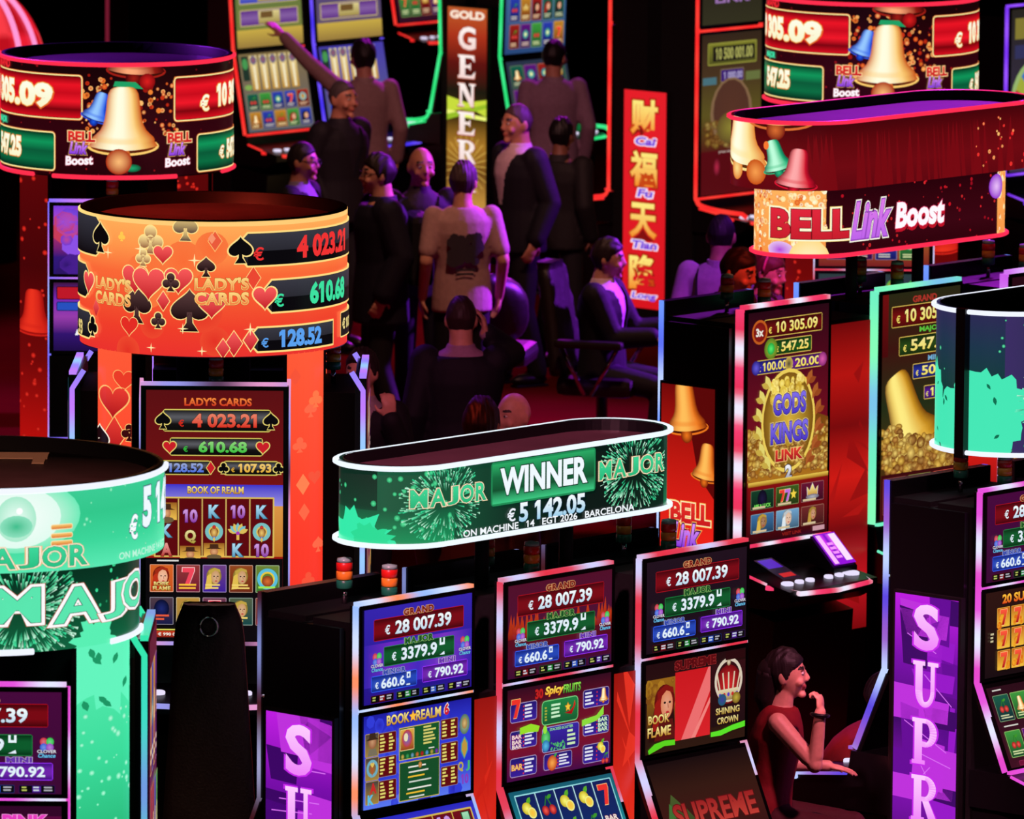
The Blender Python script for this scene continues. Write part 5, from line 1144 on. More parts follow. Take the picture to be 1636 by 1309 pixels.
# ------------------------------------------------ machines at the back of the hall
RED1 = ((255, 40, 40), (255, 60, 50)); GRN1 = ((40, 225, 120), (60, 235, 140)); BLU1 = ((70, 50, 240), (110, 80, 255)); VIO1 = ((120, 50, 240), (150, 80, 255))
def far_screen(k, i, seed, c1, c2, head=None, nx=5, ny=2, dim=1.0):
    c = pcanvas(k, i, 710, 900 if i == 0 or k == 'T' else 500, (tuple(q*dim for q in c1), tuple(q*dim for q in c2))); H = c.h
    if head: c.text(head, 355, 40, 44, 420, (230, 225, 190), .03)
    tiles(c, 30, 90 if head else 30, 680, H-30, nx, ny, seed); return c
def pharaoh_top(k, body):
    c = pcanvas(k, 0, 710, 900, (body, mix(body, (200, 150, 60), .4)))
    for y, q in ((150, (40, 110, 60)), (360, (50, 60, 180)), (560, (90, 40, 130))):
        c.rr(40, y, 670, y+150, 12, [q, mix(q, (255, 255, 255), .25), q], (210, 190, 120), 8); c.rect(240, y+16, 470, y+134, ((220, 205, 140), (160, 140, 70))); bars(c, 262, y+24, 450, y+130, 1, (110, 80, 40))
    c.rect(0, 740, 710, 900, ((200, 170, 70), (150, 120, 60))); return c
def pharaoh_low(k, seed, blue=False):
    c = pcanvas(k, 1, 710, 700, ((130, 110, 70), (90, 90, 100)) if not blue else ((70, 60, 170), (90, 90, 120)))
    for i in range(5): c.rect(110+i*105, 20, 190+i*105, 330, ((235, 215, 150), (190, 140, 50))); c.disc(150+i*105, 60, 34, 40, (150, 70, 90), (100, 110, 140)); c.rect(140+i*105, 110, 162+i*105, 320, (245, 235, 200))
    c.rect(20, 20, 90, 240, (30, 50, 40)); c.disc(55, 90, 30, 50, (70, 150, 80)); c.disc(60, 300, 40, 24, (130, 170, 80)); tiles(c, 20, 350, 690, 680, 5, 2, seed); return c
def at_left(px, py, z, k, rz, back=False):
    """floor point of the face centre from the pixel of its left edge at height z"""
    p = at_z(px, py, z); w = KIND[k]['w']/2; return (p.x+w*cos(rz), p.y+w*sin(rz), 0)
B5 = Bank(375, 82, 1.50, RZ)
machine('C', 'curved slot machine with red edge strips and gold columns at the top left', B5.at(.37, 0), RZ, [pharaoh_top('C', (70, 110, 60)), pharaoh_low('C', 3)], pulse(RED1), 'curved machines at the back', lamp=False, topb=False)
machine('C', 'curved slot machine with blue edge strips that a man reaches past', B5.at(1.21, 0), RZ, [pharaoh_top('C', (40, 40, 130)), pharaoh_low('C', 4, True)], pulse(BLU1), 'curved machines at the back', lamp=False, topb=False)
machine('C', 'slot machine with red lit deck furthest back beside the green strip', at_left(618, -77, 1.50, 'C', RZ), RZ, [far_screen('C', 0, 8, (90, 20, 60), (60, 10, 40)), far_screen('C', 1, 9, (120, 30, 60), (70, 20, 50), dim=.7)], pulse(RED1), 'curved machines at the back', lamp=False, topb=False)
B3 = Bank(806, 92, 1.50, RZ, .66)
c = far_screen('J', 0, 12, (70, 120, 160), (40, 70, 120), 'GREAT EMPIRE', 5, 4)
machine('J', 'slot machine with green edge strips and pale blue paytable, right of the gold letter column', B3.at(.35, 0), RZ, [c, far_screen('J', 1, 21, (40, 50, 70), (50, 60, 60), None, 4, 2)], pulse(GRN1), 'green edged machines', lamp=False, jdeck=True, topb=False)
machine('J', 'back facing slot machine with a green curved strip left of the gold letter column', B3.at(.35, .67), RZ+pi, [plain('J', 1), None], pulse(GRN1), 'green edged machines', lamp=False, jdeck=True, topb=False)
end_sign(B3, general_sign, .12, .50, .25, 1.84, 'tall gold letter column sign reading downwards, behind the standing crowd')
B4 = Bank(1117, 48, 2.12, RZ, .80)
c = pcanvas('T', 0, 710, 500, ((30, 22, 18), (50, 48, 30))); c.rr(170, -60, 560, 300, 30, (60, 20, 110), (120, 50, 210), 14); c.rr(230, -60, 520, 260, 20, ((170, 120, 50), (120, 80, 30)), None); c.text('LINK', 360, 330, 60, 420, (150, 110, 170), .04)
c2_ = pcanvas('T', 1, 610, 1085, [(50, 36, 24), (70, 50, 30), (90, 80, 30), (80, 14, 18), (70, 10, 16)])
c2_.rr(60, 60, 560, 210, 10, ((120, 120, 40), (80, 80, 30)), (150, 150, 60), 8); c2_.rect(110, 85, 540, 185, (30, 24, 18)); c2_.text('10 500 001.00', 330, 135, 80, 380, (170, 170, 90), .03); c2_.rr(190, 240, 430, 330, 8, (60, 30, 110), (130, 110, 70), 6); c2_.text('1 000.00', 320, 285, 50, 190, (170, 160, 200), .03); c2_.rect(10, 290, 150, 340, (70, 110, 120)); c2_.rect(450, 270, 600, 330, (100, 110, 60))
c2_.disc(305, 540, 215, 240, (96, 60, 44), (130, 100, 70)); c2_.disc(305, 530, 185, 215, (86, 50, 36), (80, 48, 36)); coins(c2_, 150, 40, 600, 570, 760, 14, 34, .62); c2_.disc(305, 640, 150, 110, (140, 130, 50), (96, 76, 36)); c2_.rect(0, 790, 610, 1085, (84, 10, 16)); c2_.text('press any button', 300, 800, 24, 240, (190, 170, 160), .02); c2_.disc(160, 900, 34, 60, (180, 40, 70), (90, 14, 26)); c2_.poly([(440, 740), (600, 830), (590, 860), (430, 780)], (210, 80, 110))
machine('T', 'tall slot machine with red frame and a dim pot of gold screen', B4.at(.33, 0), RZ, [c, c2_], pulse(RED1), 'red framed machines at the back', lamp=False, jdeck=True)
machine('T', 'back facing tall slot machine with a red curved strip left of the red fortune column', B4.at(.33, .80), RZ+pi, [plain('T', 1), None], pulse(RED1), 'red framed machines at the back', lamp=False, jdeck=True, topb=False)
end_sign(B4, fortune_sign, .23, .60, .24, 1.69, 'red column sign with golden Chinese characters')
machine('J', 'back facing slot machine with a violet strip behind the red fortune column', at_left(1128, 76, 1.50, 'J', RZ), RZ+pi, [plain('J', 0), None], pulse(VIO1), lamp=False, topb=False)
c = pcanvas('P', 0, 610, 1085, ((40, 36, 30), (60, 50, 80))); c.rect(40, 60, 570, 200, (130, 120, 50)); c.rect(40, 240, 570, 330, (50, 50, 90))
la_ = None
for i in range(16):
    a0, a1 = 2*pi*i/16, 2*pi*(i+1)/16; c.poly([(305, 640), (305+280*cos(a0), 640+280*sin(a0)), (305+280*cos(a1), 640+280*sin(a1))], [(170, 40, 40), (160, 170, 60), (60, 110, 190), (190, 150, 60)][i % 4])
c.ring(305, 640, 270, 310, (150, 180, 110)); c.disc(305, 640, 60, 60, (220, 200, 90), (140, 110, 40))
machine('P', 'slot machine with violet frame and a prize wheel at the upper right corner', at_left(1612, 12, 2.25, 'P', RZ), RZ, [c], pulse(VIO1), lamp=False)

# glowing red dome and columns at the upper left
def dome_machine():
    p = at_z(-40, 150, 1.2); t = thing('dome_display', 'glowing red domed display with a pink tube at the upper left corner', 'display', (p.x, p.y, 0))
    MB().lathe([(.3, 0), (.3, .9), (.36, 1.0), (.36, 1.05)], 28).build('pedestal', M['matte'], t)
    R = .52; n = 20; vs = []; cs = []
    for i in range(n+1):
        for k in range(33):
            th = pi*(.05+.6*i/n); a = 2*pi*k/32; vs.append((R*sin(th)*cos(a), R*sin(th)*sin(a), 1.32+R*cos(th)*1.3)); cs.append(lin([(235, 30, 50), (200, 20, 36), (250, 60, 70), (190, 16, 30)][(k//2+i//5) % 4]))
    MB().add(vs, [(i*33+k, i*33+k+1, (i+1)*33+k+1, (i+1)*33+k) for i in range(n) for k in range(32)], cs).build('dome', M['glow'], t)
    L = MB()
    for a in (-.25, .12): L.tube([((R+.01)*sin(pi*(.08+.5*i/16))*cos(-pi/2+a+1.0), (R+.01)*sin(pi*(.08+.5*i/16))*sin(-pi/2+a+1.0), 1.32+1.3*(R+.01)*cos(pi*(.08+.5*i/16))) for i in range(17)], .02, 6, lambda l: lin((255, 150, 210)))
    L.build('light_strip', M['led'], t)
dome_machine()
p = at_d(190, 60, 62); t = thing('column', 'slim dark column with a pink lit edge behind the upper left drum', 'column', (p.x, p.y, 0)); MB().box((-.07, -.07, 0), (.07, .07, 4)).build('shaft', M['matte'], t); MB().box((-.10, -.075, 0), (-.072, -.05, 4), col=lin((110, 24, 44))).build('edge_light', M['glow'], t)

# ------------------------------------------------ chairs
def chair(label, loc, rz, top=1.25, w=.44, arms=False, group=None, round_back=False, mt='leather', ring=False, tw=.3):
    """casino chair, sitter faces local -y"""
    t = thing('casino_chair', label, 'chair', loc, rz, group)
    MB().lathe([(.26, 0), (.27, .012), (.25, .03), (.05, .05), (.035, .07), (.035, .42), (.09, .44)], 24).build('pedestal', M['steel'], t)
    b = MB().box((-w/2, -.26, .44), (w/2, .22, .56), .05); b.build('seat', M[mt], t)
    n, m = 14, 10; vs = []; fs = []
    z0 = .56
    for i in range(n+1):
        u = i/n; z = z0+(top-z0)*u; hw = (w/2)*(1-u)+(tw/2)*u
        if u > .86: hw *= sqrt(max(.0, 1-((u-.86)/.15)**2))*.35+.65
        if round_back: hw = w/2*sqrt(max(.02, 1-abs(2*u-1)**2.6))
        for s_ in (0, 1):
            for k in range(m+1):
                x = -hw+2*hw*k/m; q = .0 if ring is False else 0
                dent = .012*(abs(sin((k+i*.7)*pi/2.5))+abs(sin((k-i*.7)*pi/2.5)))
                y = .20+.12*u+(.06 if s_ else -.02)*(1-.5*abs(2*k/m-1)**3)+(dent if s_ else -dent)
                if round_back: y -= .10*(2*k/m-1)**2
                vs.append((x, y, z))
    r = 2*(m+1)
    for i in range(n):
        for s_ in (0, 1):
            for k in range(m):
                a = i*r+s_*(m+1)+k; fs.append((a, a+1, a+r+1, a+r) if s_ == 0 else (a+1, a, a+r, a+r+1))
        for k in (0, m): a = i*r+k; fs.append((a, a+r, a+r+m+1, a+m+1) if k == 0 else (a, a+m+1, a+r+m+1, a+r))
    for i in (0, n):
        for k in range(m): a = i*r+k; fs.append((a, a+m+1, a+m+2, a+1))
    bk = MB().add(vs, fs, smooth=True).build('backrest', M[mt], t)
    if ring: MB().tube([(.036*cos(2*pi*i/20), .405, top-.085+.04*sin(2*pi*i/20)) for i in range(21)], .008, 6).build('grip_ring', M['chrome'], bk)
    if arms:
        for s_ in (-1, 1):
            MB().box((s_*(w/2+.05)-.035, -.22, .74), (s_*(w/2+.05)+.035, .2, .79), .02).build('armrest', M[mt], t)
            MB().tube([(s_*(w/2+.05), -.18, .74), (s_*(w/2+.03), -.02, .46)], .014, 8).build('arm_strut', M['chrome'], t); MB().tube([(s_*(w/2+.05), .16, .74), (s_*(w/2+.03), .02, .46)], .014, 8).build('arm_strut', M['chrome'], t)
    return t
p = at_d(343, 1000, 33.55); chair('high backed dark quilted chair before the five reel machine, grip ring on top', (p.x, p.y-.3, 0), pi, 1.62, .40, ring=True, tw=.27)
p = at_z(790, 430, 1.02); chair('empty round backed dark blue chair behind the man in the pale t-shirt', (p.x, p.y, 0), R_(170), 1.02, .48, round_back=True)
# tan tape on the nearest drum lid
p = V((GX, GY, 2.673)); t = MB().box((-.25, -.02, 0), (.24, .13, .004), col=(0, 0, 0)).box((.19, -.14, 0), (.235, -.02, .004)).build('tape_strip', M['tape']); t.location = p+V((.0, .42, 0)); tag(t, 'tan tape strip stuck across the black lid of the nearest green drum', 'tape')
# ------------------------------------------------ people (local frame: facing -y, feet on z = 0)
def remesh(mb, name, mats, parent, vox, smooth=3, post=None, paint=None):
    me = bpy.data.meshes.new(name); me.from_pydata(mb.v, [], mb.f); me.update()
    o = bpy.data.objects.new(name, me); COL.objects.link(o)
    m = o.modifiers.new('r', 'REMESH'); m.mode = 'VOXEL'; m.voxel_size = vox; m.use_smooth_shade = True
    if smooth: s = o.modifiers.new('s', 'SMOOTH'); s.factor = .5; s.iterations = smooth
    bpy.context.view_layer.update()
    me2 = bpy.data.meshes.new_from_object(o.evaluated_get(bpy.context.evaluated_depsgraph_get()))
    bpy.data.objects.remove(o); bpy.data.meshes.remove(me); me2.name = name
    me2.materials.clear()
    for x in mats: me2.materials.append(x)
    if post:
        bm = bmesh.new(); bm.from_mesh(me2); bmesh.ops.delete(bm, geom=[f for f in bm.faces if post(f.calc_center_median())], context='FACES'); bm.to_mesh(me2); bm.free()
    if paint:
        for p in me2.polygons: p.material_index = paint(p.center)
    return link(name, me2, parent)
def loft(mb, rings, n=20):
    """rings: (centre, rx, ry, matrix)"""
    vs = []; fs = []
    for c, rx, ry, R in rings:
        for k in range(n):
            a = 2*pi*k/n; vs.append(V(c)+R @ V((rx*cos(a), ry*sin(a), 0)))
    for i in range(len(rings)-1):
        for k in range(n): fs.append((i*n+k, i*n+(k+1) % n, (i+1)*n+(k+1) % n, (i+1)*n+k))
    fs += [tuple(range(n))[::-1], tuple((len(rings)-1)*n+k for k in range(n))]
    mb.add(vs, fs)
def limb(mb, pts, rs):
    P = [V(p) for p in pts]; Q = []; q = []
    for i in range(len(P)-1):
        for j in range(6):
            t = j/6; Q.append(P[i].lerp(P[i+1], t)); q.append(rs[i]+(rs[i+1]-rs[i])*t)
    Q.append(P[-1]); q.append(rs[-1]); m = len(Q)-1
    mb.tube(Q, .05, 12, rf=lambda t: q[min(m, int(round(t*m)))])
    for p, r in zip(P, rs): mb.ell(p, (r, r, r), 10, 8)
def ik(S, W, a, b, pole):
    S, W = V(S), V(W); d = W-S; L = min(d.length, (a+b)*.999); d.normalize(); W = S+d*L
    x = (a*a-b*b+L*L)/(2*L); h = sqrt(max(0, a*a-x*x)); p = V(pole); p = p-d*p.dot(d)
    if p.length < 1e-4: p = V((0, 0, -1))-d*d.z*-1
    return S+d*x+p.normalized()*h, W
def hand(mb, W, d, nrm, side, curl=.5, k=1.0, spread=.06):
    """palm, four fingers and a thumb; d = along the hand, nrm = out of the palm, side = towards the thumb"""
    d = V(d).normalized(); nrm = V(nrm); nrm = (nrm-d*nrm.dot(d)).normalized(); s = d.cross(nrm)*(1 if side > 0 else -1)
    R = M4((s, d, nrm)).transposed()
    mb.ell(V(W)+d*.045*k, (.041*k, .052*k, .0155*k), 14, 10, R)
    for i, (u, l) in enumerate(((.030, .068), (.010, .076), (-.011, .070), (-.031, .054))):
        p = V(W)+d*.086*k+s*u*k; a = curl*.5; pts = [p-d*.02*k]; dd = d+s*spread*(1-i*.66)
        for j, f in enumerate((.44, .32, .24)):
            v_ = (dd*cos(a)+nrm*sin(a)).normalized(); pts.append(pts[-1]+v_*(l*f+(.02 if j == 0 else 0))*k); a += curl*.85
        mb.tube(pts, .0085*k, 8, rf=lambda t: (.0098-.0024*t)*k); mb.ell(pts[-1], (.0074*k,)*3, 8, 6)
    b = V(W)+d*.022*k+s*.030*k; t1 = b+(d*.55+s*.7+nrm*.35).normalized()*.042*k; t2 = t1+(d*.85+s*.25+nrm*.4).normalized()*.034*k
    mb.tube([b, t1, t2], .0105*k, 8, rf=lambda t: (.0125-.004*t)*k); mb.ell(t2, (.0084*k,)*3, 8, 6)
def headmesh(k=1.0, fem=False, hair=None):
    vs = []; n, m = (64, 48) if hair else (32, 24)
    def shape(d):
        x, y, z = d; X, Y, Z = x*.077, y*.098, z*.119
        if z < .1:
            q = min(1, (.1-z)/1.1); X *= 1-.34*q**1.3
            if y > 0: Y *= 1-.50*min(1, q*1.15)
            else: Y *= 1-.07*q
            if z < -.55 and y < 0: Y -= .012*(1-abs(x))*(-z-.55)/.45
        if y < -.55 and z > -.1: Y *= .965
        return V((X, Y, Z))
    for i in range(m+1):
        th = pi*i/m
        for j in range(n):
            a = 2*pi*j/n; d = V((sin(th)*cos(a), sin(th)*sin(a), cos(th))); p = shape(d)
            if hair: p = p*hair(d)
            vs.append(p*k)
    fs = [(i*n+j, (i+1)*n+j, (i+1)*n+(j+1) % n, i*n+(j+1) % n) for i in range(m) for j in range(n)]
    return vs, fs
def hairfn(style):
    sm = lambda a, b, x: (lambda t: t*t*(3-2*t))(max(0, min(1, (x-a)/(b-a))))
    P = dict(fringe=(.9, .0, -.5, 1.05), short=(.50, -.10, -.60, 1.075), crop=(.54, -.02, -.48, 1.045), full=(.48, -.16, -.66, 1.125), long=(.42, -.22, -.95, 1.12), bun=(.42, -.2, -.7, 1.11))[style]
    def f(d):
        x, y, z = d
        front, side, back, t = P
        line = front-.28*abs(x)**2 if y < -.45 else (front-.28*abs(x)**2)*(1-sm(-.45, -.1, y))+side*sm(-.45, -.1, y)
        if y > .05: line = side+(back-side)*sm(.05, .45, y)
        if style == 'fringe' and z > .2: line = 2
        wav = (.018*sin(9*x+5*z)+.018*sin(13*y+4*x)+.012*sin(23*x+17*y))*(1 if style in ('full', 'long', 'bun') else .5)
        return .90+(t-.90+wav)*sm(line-.10, line+.10, z)
    return f
SK = dict(fair=(205, 150, 125), tan=(180, 125, 100), dark=(110, 70, 55))
_mc = {}
def cm(col, rough=.8, nm='cloth'):
    k = (tuple(col), rough, nm)
    if k not in _mc: _mc[k] = mat('%s_%d' % (nm, len(_mc)), col, rough, spec=.3 if nm != 'skin' else .4, noise=.08, nscale=40, bump=.15 if nm == 'cloth' else .04)
    return _mc[k]
def person(label, px, py, zc, face, skin='fair', hair=('short', (40, 28, 24)), top=((20, 20, 26), 'jacket'), legs=(18, 18, 24), arms=None, head=(0, 0, 0), lean=0, sit=False, vox=.010, shirt=None, glasses=False, fem=False, hands=(.5, .5), hand_dirs=None, extra=None, bulk=1.0, twist=0, k=.98):
    kh = (zc/1.75) if not sit else k
    a = R_(face); RW = M4.Rotation(a, 3, 'Z'); RI = RW.inverted()
    hipz = .93*kh if not sit else .56
    TL = M4.Rotation(R_(lean), 3, 'X') @ M4.Rotation(R_(twist), 3, 'Z')
    hip = V((0, 0, hipz)); T = lambda x, y, z: hip+TL @ (V((x, y, z))*kh)
    b = bulk*kh; sw = .165 if fem else .180
    HR = M4.Rotation(R_(head[0]), 3, 'Z') @ M4.Rotation(R_(head[1]), 3, 'X') @ M4.Rotation(R_(head[2]), 3, 'Y')
    neck = T(0, .0, .565); hc = neck+HR @ V((0, -.022, .125))*kh
    crown = hc+V((0, 0, .119*kh))
    w = at_z(px, py, zc); off = RW @ V((crown.x, crown.y, 0)); root = V((w.x-off.x, w.y-off.y, 0))
    dz = zc-crown.z; hip.z += dz; neck.z += dz; hc.z += dz
    t = thing('person', label, 'person', root, a)
    def torso(mb, g, z0=-.06, z1=.6):
        rg = [(-.06, .150, .105), (0, .165, .115), (.09, .158, .108), (.17, .142 if fem else .152, .100), (.28, .150 if fem else .165, .108), (.38, .165 if fem else .182, .118 if not fem else .122), (.46, .160 if fem else .186, .104), (.515, .118, .082), (.545, .07, .066), (.60, .052, .054)]
        loft(mb, [(T(0, .0, z), rx*b+g, ry*b+g, TL) for z, rx, ry in rg if z0 <= z <= z1])
    sh = {s: T(q*sw, 0, .485) for s, q in (('R', -1), ('L', 1))}
    arms = arms or {}; A = {}
    for s in 'LR':
        q = 1 if s == 'L' else -1
        if s in arms:
            o, pole = arms[s][:2]; W = sh[s]+RI @ V(o); pl = RI @ V(pole)
        else: W = sh[s]+V((q*.06, -.03, -.50))*kh; pl = V((q*.3, 1, 0))
        E, W = ik(sh[s], W, .285*kh, .255*kh, pl); A[s] = (sh[s], E, W)
    hp = {s: T(q*.088, 0, -.01) for s, q in (('R', -1), ('L', 1))}
    K = {}
    for s, q in (('R', -1), ('L', 1)):
        if sit: kn = hp[s]+V((q*.04, -.42, .0))*kh; kn.z = .50; an = kn+V((0, .05-.06*(q > 0), 0)); an.z = .09
        else: kn = V((hp[s].x+q*.01, hp[s].y-.03, .49*kh)); an = V((hp[s].x+q*.02, hp[s].y+.02+.06*q, .085))
        K[s] = (hp[s], kn, an)
    # body: one skin surface
    mb = MB(); torso(mb, -.012)
    loft(mb, [(neck+V((0, .012, -.03)), .062*b, .062*b, TL), (neck+HR @ V((0, .0, .03))*kh, .054*b, .058*b, HR), (hc+HR @ V((0, .012, -.05))*kh, .054*b, .06*b, HR)])
    hv, hf = headmesh(kh, fem); mb.add([hc+HR @ p for p in hv], hf)
    H = lambda x, y, z: hc+HR @ V((x, y, z))*kh
    mb.tube([H(0, -.088, .022), H(0, -.100, -.004), H(0, -.109, -.024)], .01, 8, rf=lambda q: (.008+.004*q)*kh); mb.ell(H(0, -.101, -.027), (.016*kh, .011*kh, .009*kh), 10, 8, HR)
    for q in (-1, 1):
        mb.ell(H(q*.03, -.083, .030), (.026*kh, .012*kh, .007*kh), 10, 8, HR); mb.ell(H(q*.076, .012, -.004), (.012*kh, .022*kh, .034*kh), 10, 8, HR); mb.ell(H(q*.042, -.070, -.03), (.024*kh, .02*kh, .022*kh), 10, 8, HR)
    mb.ell(H(0, -.087, -.056), (.024*kh, .012*kh, .006*kh), 10, 8, HR); mb.ell(H(0, -.084, -.066), (.020*kh, .012*kh, .007*kh), 10, 8, HR); mb.ell(H(0, -.074, -.098), (.024*kh, .020*kh, .018*kh), 10, 8, HR)
    for i, s in enumerate('LR'):
        S, E, W = A[s]; limb(mb, (S, E, W), (.050*b, .040*b, .028*b)); q = 1 if s == 'L' else -1
        d = (W-E).normalized(); nr = V((-q, 0, 0)) if s not in arms else V((-q*.3, 0, -1))
        if hand_dirs and s in hand_dirs: d, nr = [RI @ V(x) for x in hand_dirs[s]]
        hand(mb, W, d, nr, q, hands[i], kh*(.92 if fem else 1.0))
        h_, kn, an = K[s]; limb(mb, (h_, kn, an), (.075*b, .052*b, .036*b)); mb.ell(an+V((0, -.07, -.045)), (.04, .11, .035), 10, 8)
    sm = cm(SK[skin], .5, 'skin'); lip = cm(mix(SK[skin], (150, 30, 40), .55 if fem else .3), .4, 'skin'); hm = cm(hair[1], .55, 'hair')
    def paint(c):
        p = HR.inverted() @ (c-hc)/kh
        if abs(p.x) < .026 and -.074 < p.z < -.048 and p.y < -.076: return 1
        if .012 < abs(p.x) < .052 and .030 < p.z < .044 and p.y < -.065: return 2
        return 0
    remesh(mb, 'body', [sm, lip, hm], t, vox, 2, paint=paint)
    for q in (-1, 1):
        e = MB().ell(H(q*.031, -.0835, .010), (.0125*kh, .0085*kh, .0075*kh), 12, 8, HR).build('eye', cm((200, 190, 185), .3, 'eye'), t)
        MB().ell(H(q*.031, -.0905, .010), (.0055*kh, .003*kh, .0055*kh), 10, 6, HR).build('iris', cm((24, 16, 14), .3, 'eye'), e)
    if hair[0] != 'bald':
        hb = MB(); hv, hf = headmesh(kh*1.0, fem, hair=hairfn(hair[0])); hb.add([hc+HR @ (p+V((0, .004, .006))) for p in hv], hf)
        if hair[0] == 'long': limb(hb, (H(0, .07, .02), H(0, .10, -.10), H(.01, .085, -.24)), (.07*kh, .062*kh, .035*kh))
        if hair[0] == 'bun': hb.ell(H(0, .10, .04), (.05, .045, .05), 12, 10)
        hb.build('hair', hm, t)
    # clothing
    col, kind = top; tm = cm(col, .75)
    g = {'jacket': .024, 'coat': .034, 'shirt': .012, 'tee': .014, 'sleeveless': .010}[kind]
    slv = {'jacket': 1, 'coat': 1, 'shirt': 1, 'tee': .45, 'sleeveless': 0}[kind]
    if shirt:
        m2 = MB(); torso(m2, .008, -.06, .56); loft(m2, [(neck+V((0, .004, -.03)), .070*b, .070*b, TL), (neck+V((0, .0, .012)), .064*b, .066*b, TL)])
        for s in 'LR': S, E, W = A[s]; limb(m2, (E, E.lerp(W, .96)), (.044*b, .036*b))
        remesh(m2, 'shirt', [cm(shirt, .7)], t, .012, 2)
    mb = MB(); torso(mb, g, -.06, .53 if kind in ('jacket', 'coat') else .55)
    if kind in ('jacket', 'coat', 'shirt', 'tee'):
        loft(mb, [(T(0, 0, -.10 if kind != 'coat' else -.20), .168*b+g, .122*b+g, TL), (T(0, 0, 0), .166*b+g, .116*b+g, TL)])
    for s in 'LR':
        S, E, W = A[s]
        if slv == 0: mb.ell(S.lerp(T(0, 0, .47), .22), (.058*b, .058*b, .06*b))
        elif slv < 1: limb(mb, (S, S.lerp(E, slv*1.7)), (.050*b+g, .044*b+g))
        else: limb(mb, (S, E, E.lerp(W, .93)), (.054*b+g, .042*b+g, .033*b+g))
    post = None
    if shirt:
        TI = TL.inverted()
        def post(c):
            p = TI @ (c-hip)/kh
            return p.y < -.02 and p.z > .20 and abs(p.x) < .015+(p.z-.20)*.27
    ob = remesh(mb, {'jacket': 'jacket', 'coat': 'coat', 'shirt': 'shirt', 'tee': 't_shirt', 'sleeveless': 'blouse'}[kind], [tm], t, .012, 2, post=post)
    if kind in ('shirt', 'jacket', 'coat'):
        cb = MB(); n = 20; cl = cm(mix(col, (255, 255, 255), .08), .75)
        loft(cb, [(neck+V((0, .012, -.045)), .076*b, .078*b, TL), (neck+V((0, .010, .0)), .068*b, .072*b, TL)]); 
        if not shirt: cb.build('collar', cl, t)
    mb = MB(); loft(mb, [(T(0, 0, z), rx*b+.010, ry*b+.010, TL) for z, rx, ry in ((-.07, .150, .108), (0, .165, .115), (.10, .155, .106))])
    for s in 'LR': h_, kn, an = K[s]; limb(mb, (h_, kn, an+V((0, 0, .01))), (.088*b, .066*b, .056*b))
    remesh(mb, 'trousers', [cm(legs, .8)], t, .014, 2)
    for s in 'LR':
        an = K[s][2]; MB().ell(an+V((0, -.065, -.04)), (.048, .135, .042), 14, 10).box(an+V((-.042, -.18, -.085)), an+V((.042, .06, -.066)), .008).build('shoe', cm((16, 14, 14), .4, 'shoe'), t)
    if glasses:
        gb = MB()
        for q in (-1, 1): gb.tube([H(q*.032+.022*cos(2*pi*i/14), -.104, .008+.017*sin(2*pi*i/14)) for i in range(15)], .0026, 5); gb.tube([H(q*.054, -.102, .012), H(q*.079, .0, .014)], .0026, 5)
        gb.tube([H(-.010, -.106, .010), H(.010, -.106, .010)], .0026, 5); gb.build('glasses', cm((16, 14, 18), .3, 'plastic'), t)
    if extra: extra(t, H, T, A, kh, HR, TL)
    return t
def tee_print(t, H, T, A, kh, HR, TL):
    c = Canvas(100, 120, .26, .30, None); c.dots(40, 15, 10, 85, 80, 6, 16, [(40, 36, 46), (70, 66, 80), (90, 84, 96)], 3); bars(c, 25, 90, 80, 110, 2, (36, 30, 36))
    m = mat('print_ink', (52, 46, 58), .8)
    c.build('back_print', lambda u, v, o: tuple(T(.13-u, .1335+.004+o-.30*(abs(u-.13))**2*4, .40-v)), t, m=m)
def strap(t, H, T, A, kh, HR, TL):
    MB().tube([T(.10, .11, -.02), T(.10, .142, .12), T(.11, .142, .34), T(.115, .10, .475), T(.115, 0, .515), T(.11, -.11, .44), T(.08, -.14, .25)], .02, 4, sq=(.008, .045)).build('bag_strap', cm((14, 12, 18), .7), t)
def watch(s):
    def f(t, H, T, A, kh, HR, TL):
        S, E, W = A[s]; d = (W-E).normalized(); p = W-d*.012; x = d.orthogonal().normalized(); y = d.cross(x)
        MB().tube([p+x*.036*cos(2*pi*i/16)+y*.036*sin(2*pi*i/16) for i in range(17)], .008, 6).build('wrist_band', cm((12, 12, 14), .4, 'plastic'), t)
    return f
def backpack(t, H, T, A, kh, HR, TL):
    MB().box(T(-.16, .15, .02), T(.16, .30, .46), .05).build('backpack', cm((16, 14, 20), .7), t)
def headband(t, H, T, A, kh, HR, TL):
    MB().tube([H(.088*cos(pi*i/14), .0, .02+.118*sin(pi*i/14)) for i in range(15)], .008, 6).build('headband', cm((190, 80, 120), .4, 'plastic'), t)

DK = (14, 13, 20)
person('man in a pale grey shirt seen from behind, stretching his arm to a screen', 580, 65, 1.78, 195, 'tan', ('full', (22, 16, 16)), ((150, 122, 118), 'shirt'), arms=dict(L=((-.40, .18, .36), (0, 0, -1))), hands=(.2, .5), head=(10, 0, 0))
person('grey haired man in a dark suit facing right with a purple rim of light', 548, 130, 1.78, 48, 'tan', ('crop', (70, 64, 66)), ((16, 15, 24), 'jacket'), shirt=(24, 22, 34), bulk=1.08)
person('man with glasses in profile behind the orange drum, lit purple on his face', 484, 230, 1.70, 72, 'tan', ('short', (30, 24, 26)), (DK, 'jacket'), shirt=(120, 110, 140), glasses=True)
person('man with glasses facing left, dark coat and backpack, taller in front of the crowd', 604, 248, 1.76, -78, 'fair', ('full', (26, 18, 18)), ((18, 18, 36), 'coat'), glasses=True, extra=backpack, bulk=1.15)
person('bald man facing the camera between the coat wearer and the gold letter column', 673, 236, 1.76, 18, 'tan', ('bald', (60, 50, 46)), (DK, 'jacket'), shirt=(40, 30, 40))
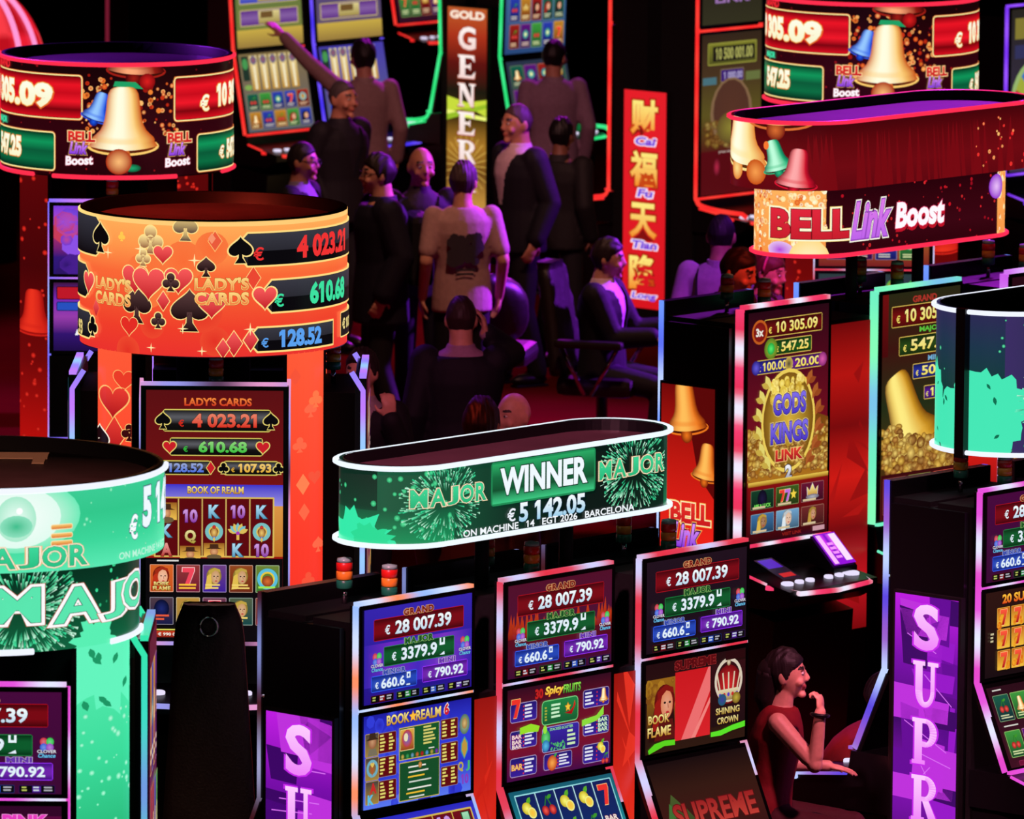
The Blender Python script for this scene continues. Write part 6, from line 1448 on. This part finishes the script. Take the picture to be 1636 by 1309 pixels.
person('man in a pale printed t-shirt seen from behind below the gold letter column', 741, 260, 1.73, 192, 'fair', ('full', (70, 56, 62)), ((176, 142, 140), 'tee'), extra=tee_print, head=(-28, 0, 0), bulk=1.04)
person('older man in dark suit and white open shirt facing left, beside the gold letter column', 826, 168, 1.80, -58, 'tan', ('crop', (66, 50, 56)), ((14, 14, 24), 'jacket'), shirt=(190, 165, 175), bulk=1.12)
person('man in a pale shirt with his back turned at the green edged machine', 886, 65, 1.76, 196, 'tan', ('short', (18, 14, 16)), ((140, 112, 130), 'shirt'), head=(-40, 0, 0), bulk=1.04)
person('dark haired person in black in front of the red striped deck', 898, 190, 1.62, 150, 'dark', ('full', (10, 8, 10)), ((12, 10, 14), 'jacket'))
person('man in a dark suit seen from behind with a hand at his ear', 737, 475, 1.77, 180, 'fair', ('crop', (50, 34, 34)), ((15, 14, 26), 'jacket'), arms=dict(R=((-.055, .10, .13), (.6, -.2, -1))), hand_dirs=dict(R=((-.15, 0, 1), (-1, 0, 0))), shirt=(160, 120, 150), hands=(.5, .7), bulk=1.12)
person('dark clothed person raising a hand beside the violet lit strip', 578, 560, 1.70, -25, 'fair', ('full', (36, 24, 26)), ((14, 12, 20), 'jacket'), arms=dict(L=((-.02, -.28, .02), (.3, 0, -1))), hand_dirs=dict(L=((-.05, -.1, 1), (-.3, 1, 0))), hands=(.9, .5), shirt=(150, 130, 140), extra=watch('L'))
person('dark haired person seen from behind, head just above the green winner sign', 770, 638, 1.80, 165, 'tan', ('full', (14, 10, 12)), (DK, 'jacket'))
person('bald man facing left, head just above the green winner sign', 821, 628, 1.68, -48, 'fair', ('bald', (60, 50, 46)), (DK, 'jacket'), shirt=(60, 50, 60))
st = person('man in dark suit and white shirt seated in profile left of the red column', 972, 383, 1.36, 72, 'fair', ('full', (34, 24, 30)), ((15, 14, 24), 'jacket'), legs=(26, 24, 36), arms=dict(L=((.38, .02, -.22), (0, 0, -1)), R=((.36, -.04, -.24), (0, 0, -1))), shirt=(205, 180, 200), sit=True, head=(10, 4, 0), bulk=1.08)
chair('dark chair with chrome arm struts under the seated man in the suit', st.location, R_(72), 1.22, .50, arms=True)
person('man from behind in a lilac shirt with a dark shoulder strap', 1153, 345, 1.76, 168, 'tan', ('crop', (30, 22, 26)), ((160, 128, 160), 'shirt'), extra=strap, bulk=1.08)
person('red lit dark haired man looking down in front of the lilac shirt', 1180, 400, 1.78, 62, 'fair', ('full', (24, 14, 16)), ((40, 26, 46), 'jacket'), head=(0, 16, 0), vox=.008)
person('auburn haired person with a headband facing right beside the red lit man', 1229, 405, 1.66, 62, 'fair', ('bun', (90, 40, 36)), ((90, 60, 100), 'shirt'), extra=headband, fem=True, head=(0, 10, 0), vox=.008)
ws = person('woman in a sleeveless red top seated in profile, one hand at her chin', 1256, 1040, 1.26, 84, 'fair', ('long', (26, 14, 14)), ((120, 16, 22), 'sleeveless'), legs=(60, 10, 16), arms=dict(L=((.20, .08, -.25), (.3, .3, -1)), R=((.175, -.10, .065), (.4, -.4, -1))),
       hand_dirs=dict(R=((.0, .25, 1), (-1, .5, .1)), L=((1, -.1, -.18), (0, 0, -1))), hands=(.22, 1.5), fem=True, sit=True, lean=8, vox=.0055, head=(0, -4, 0), extra=watch('R'), k=.88)
chair('dark chair under the woman in the sleeveless red top', ws.location, R_(84), .98, .44)
pp = person('person in red and navy bending forward, mostly behind the blue lit strip', 1418, 1076, .97, 80, 'fair', ('short', (14, 8, 12)), ((120, 18, 24), 'tee'), legs=(20, 14, 26), arms=dict(R=((.26, -.1, -.30), (0, -1, -.3)), L=((.28, .02, -.28), (0, 0, -1))), sit=True, lean=40)
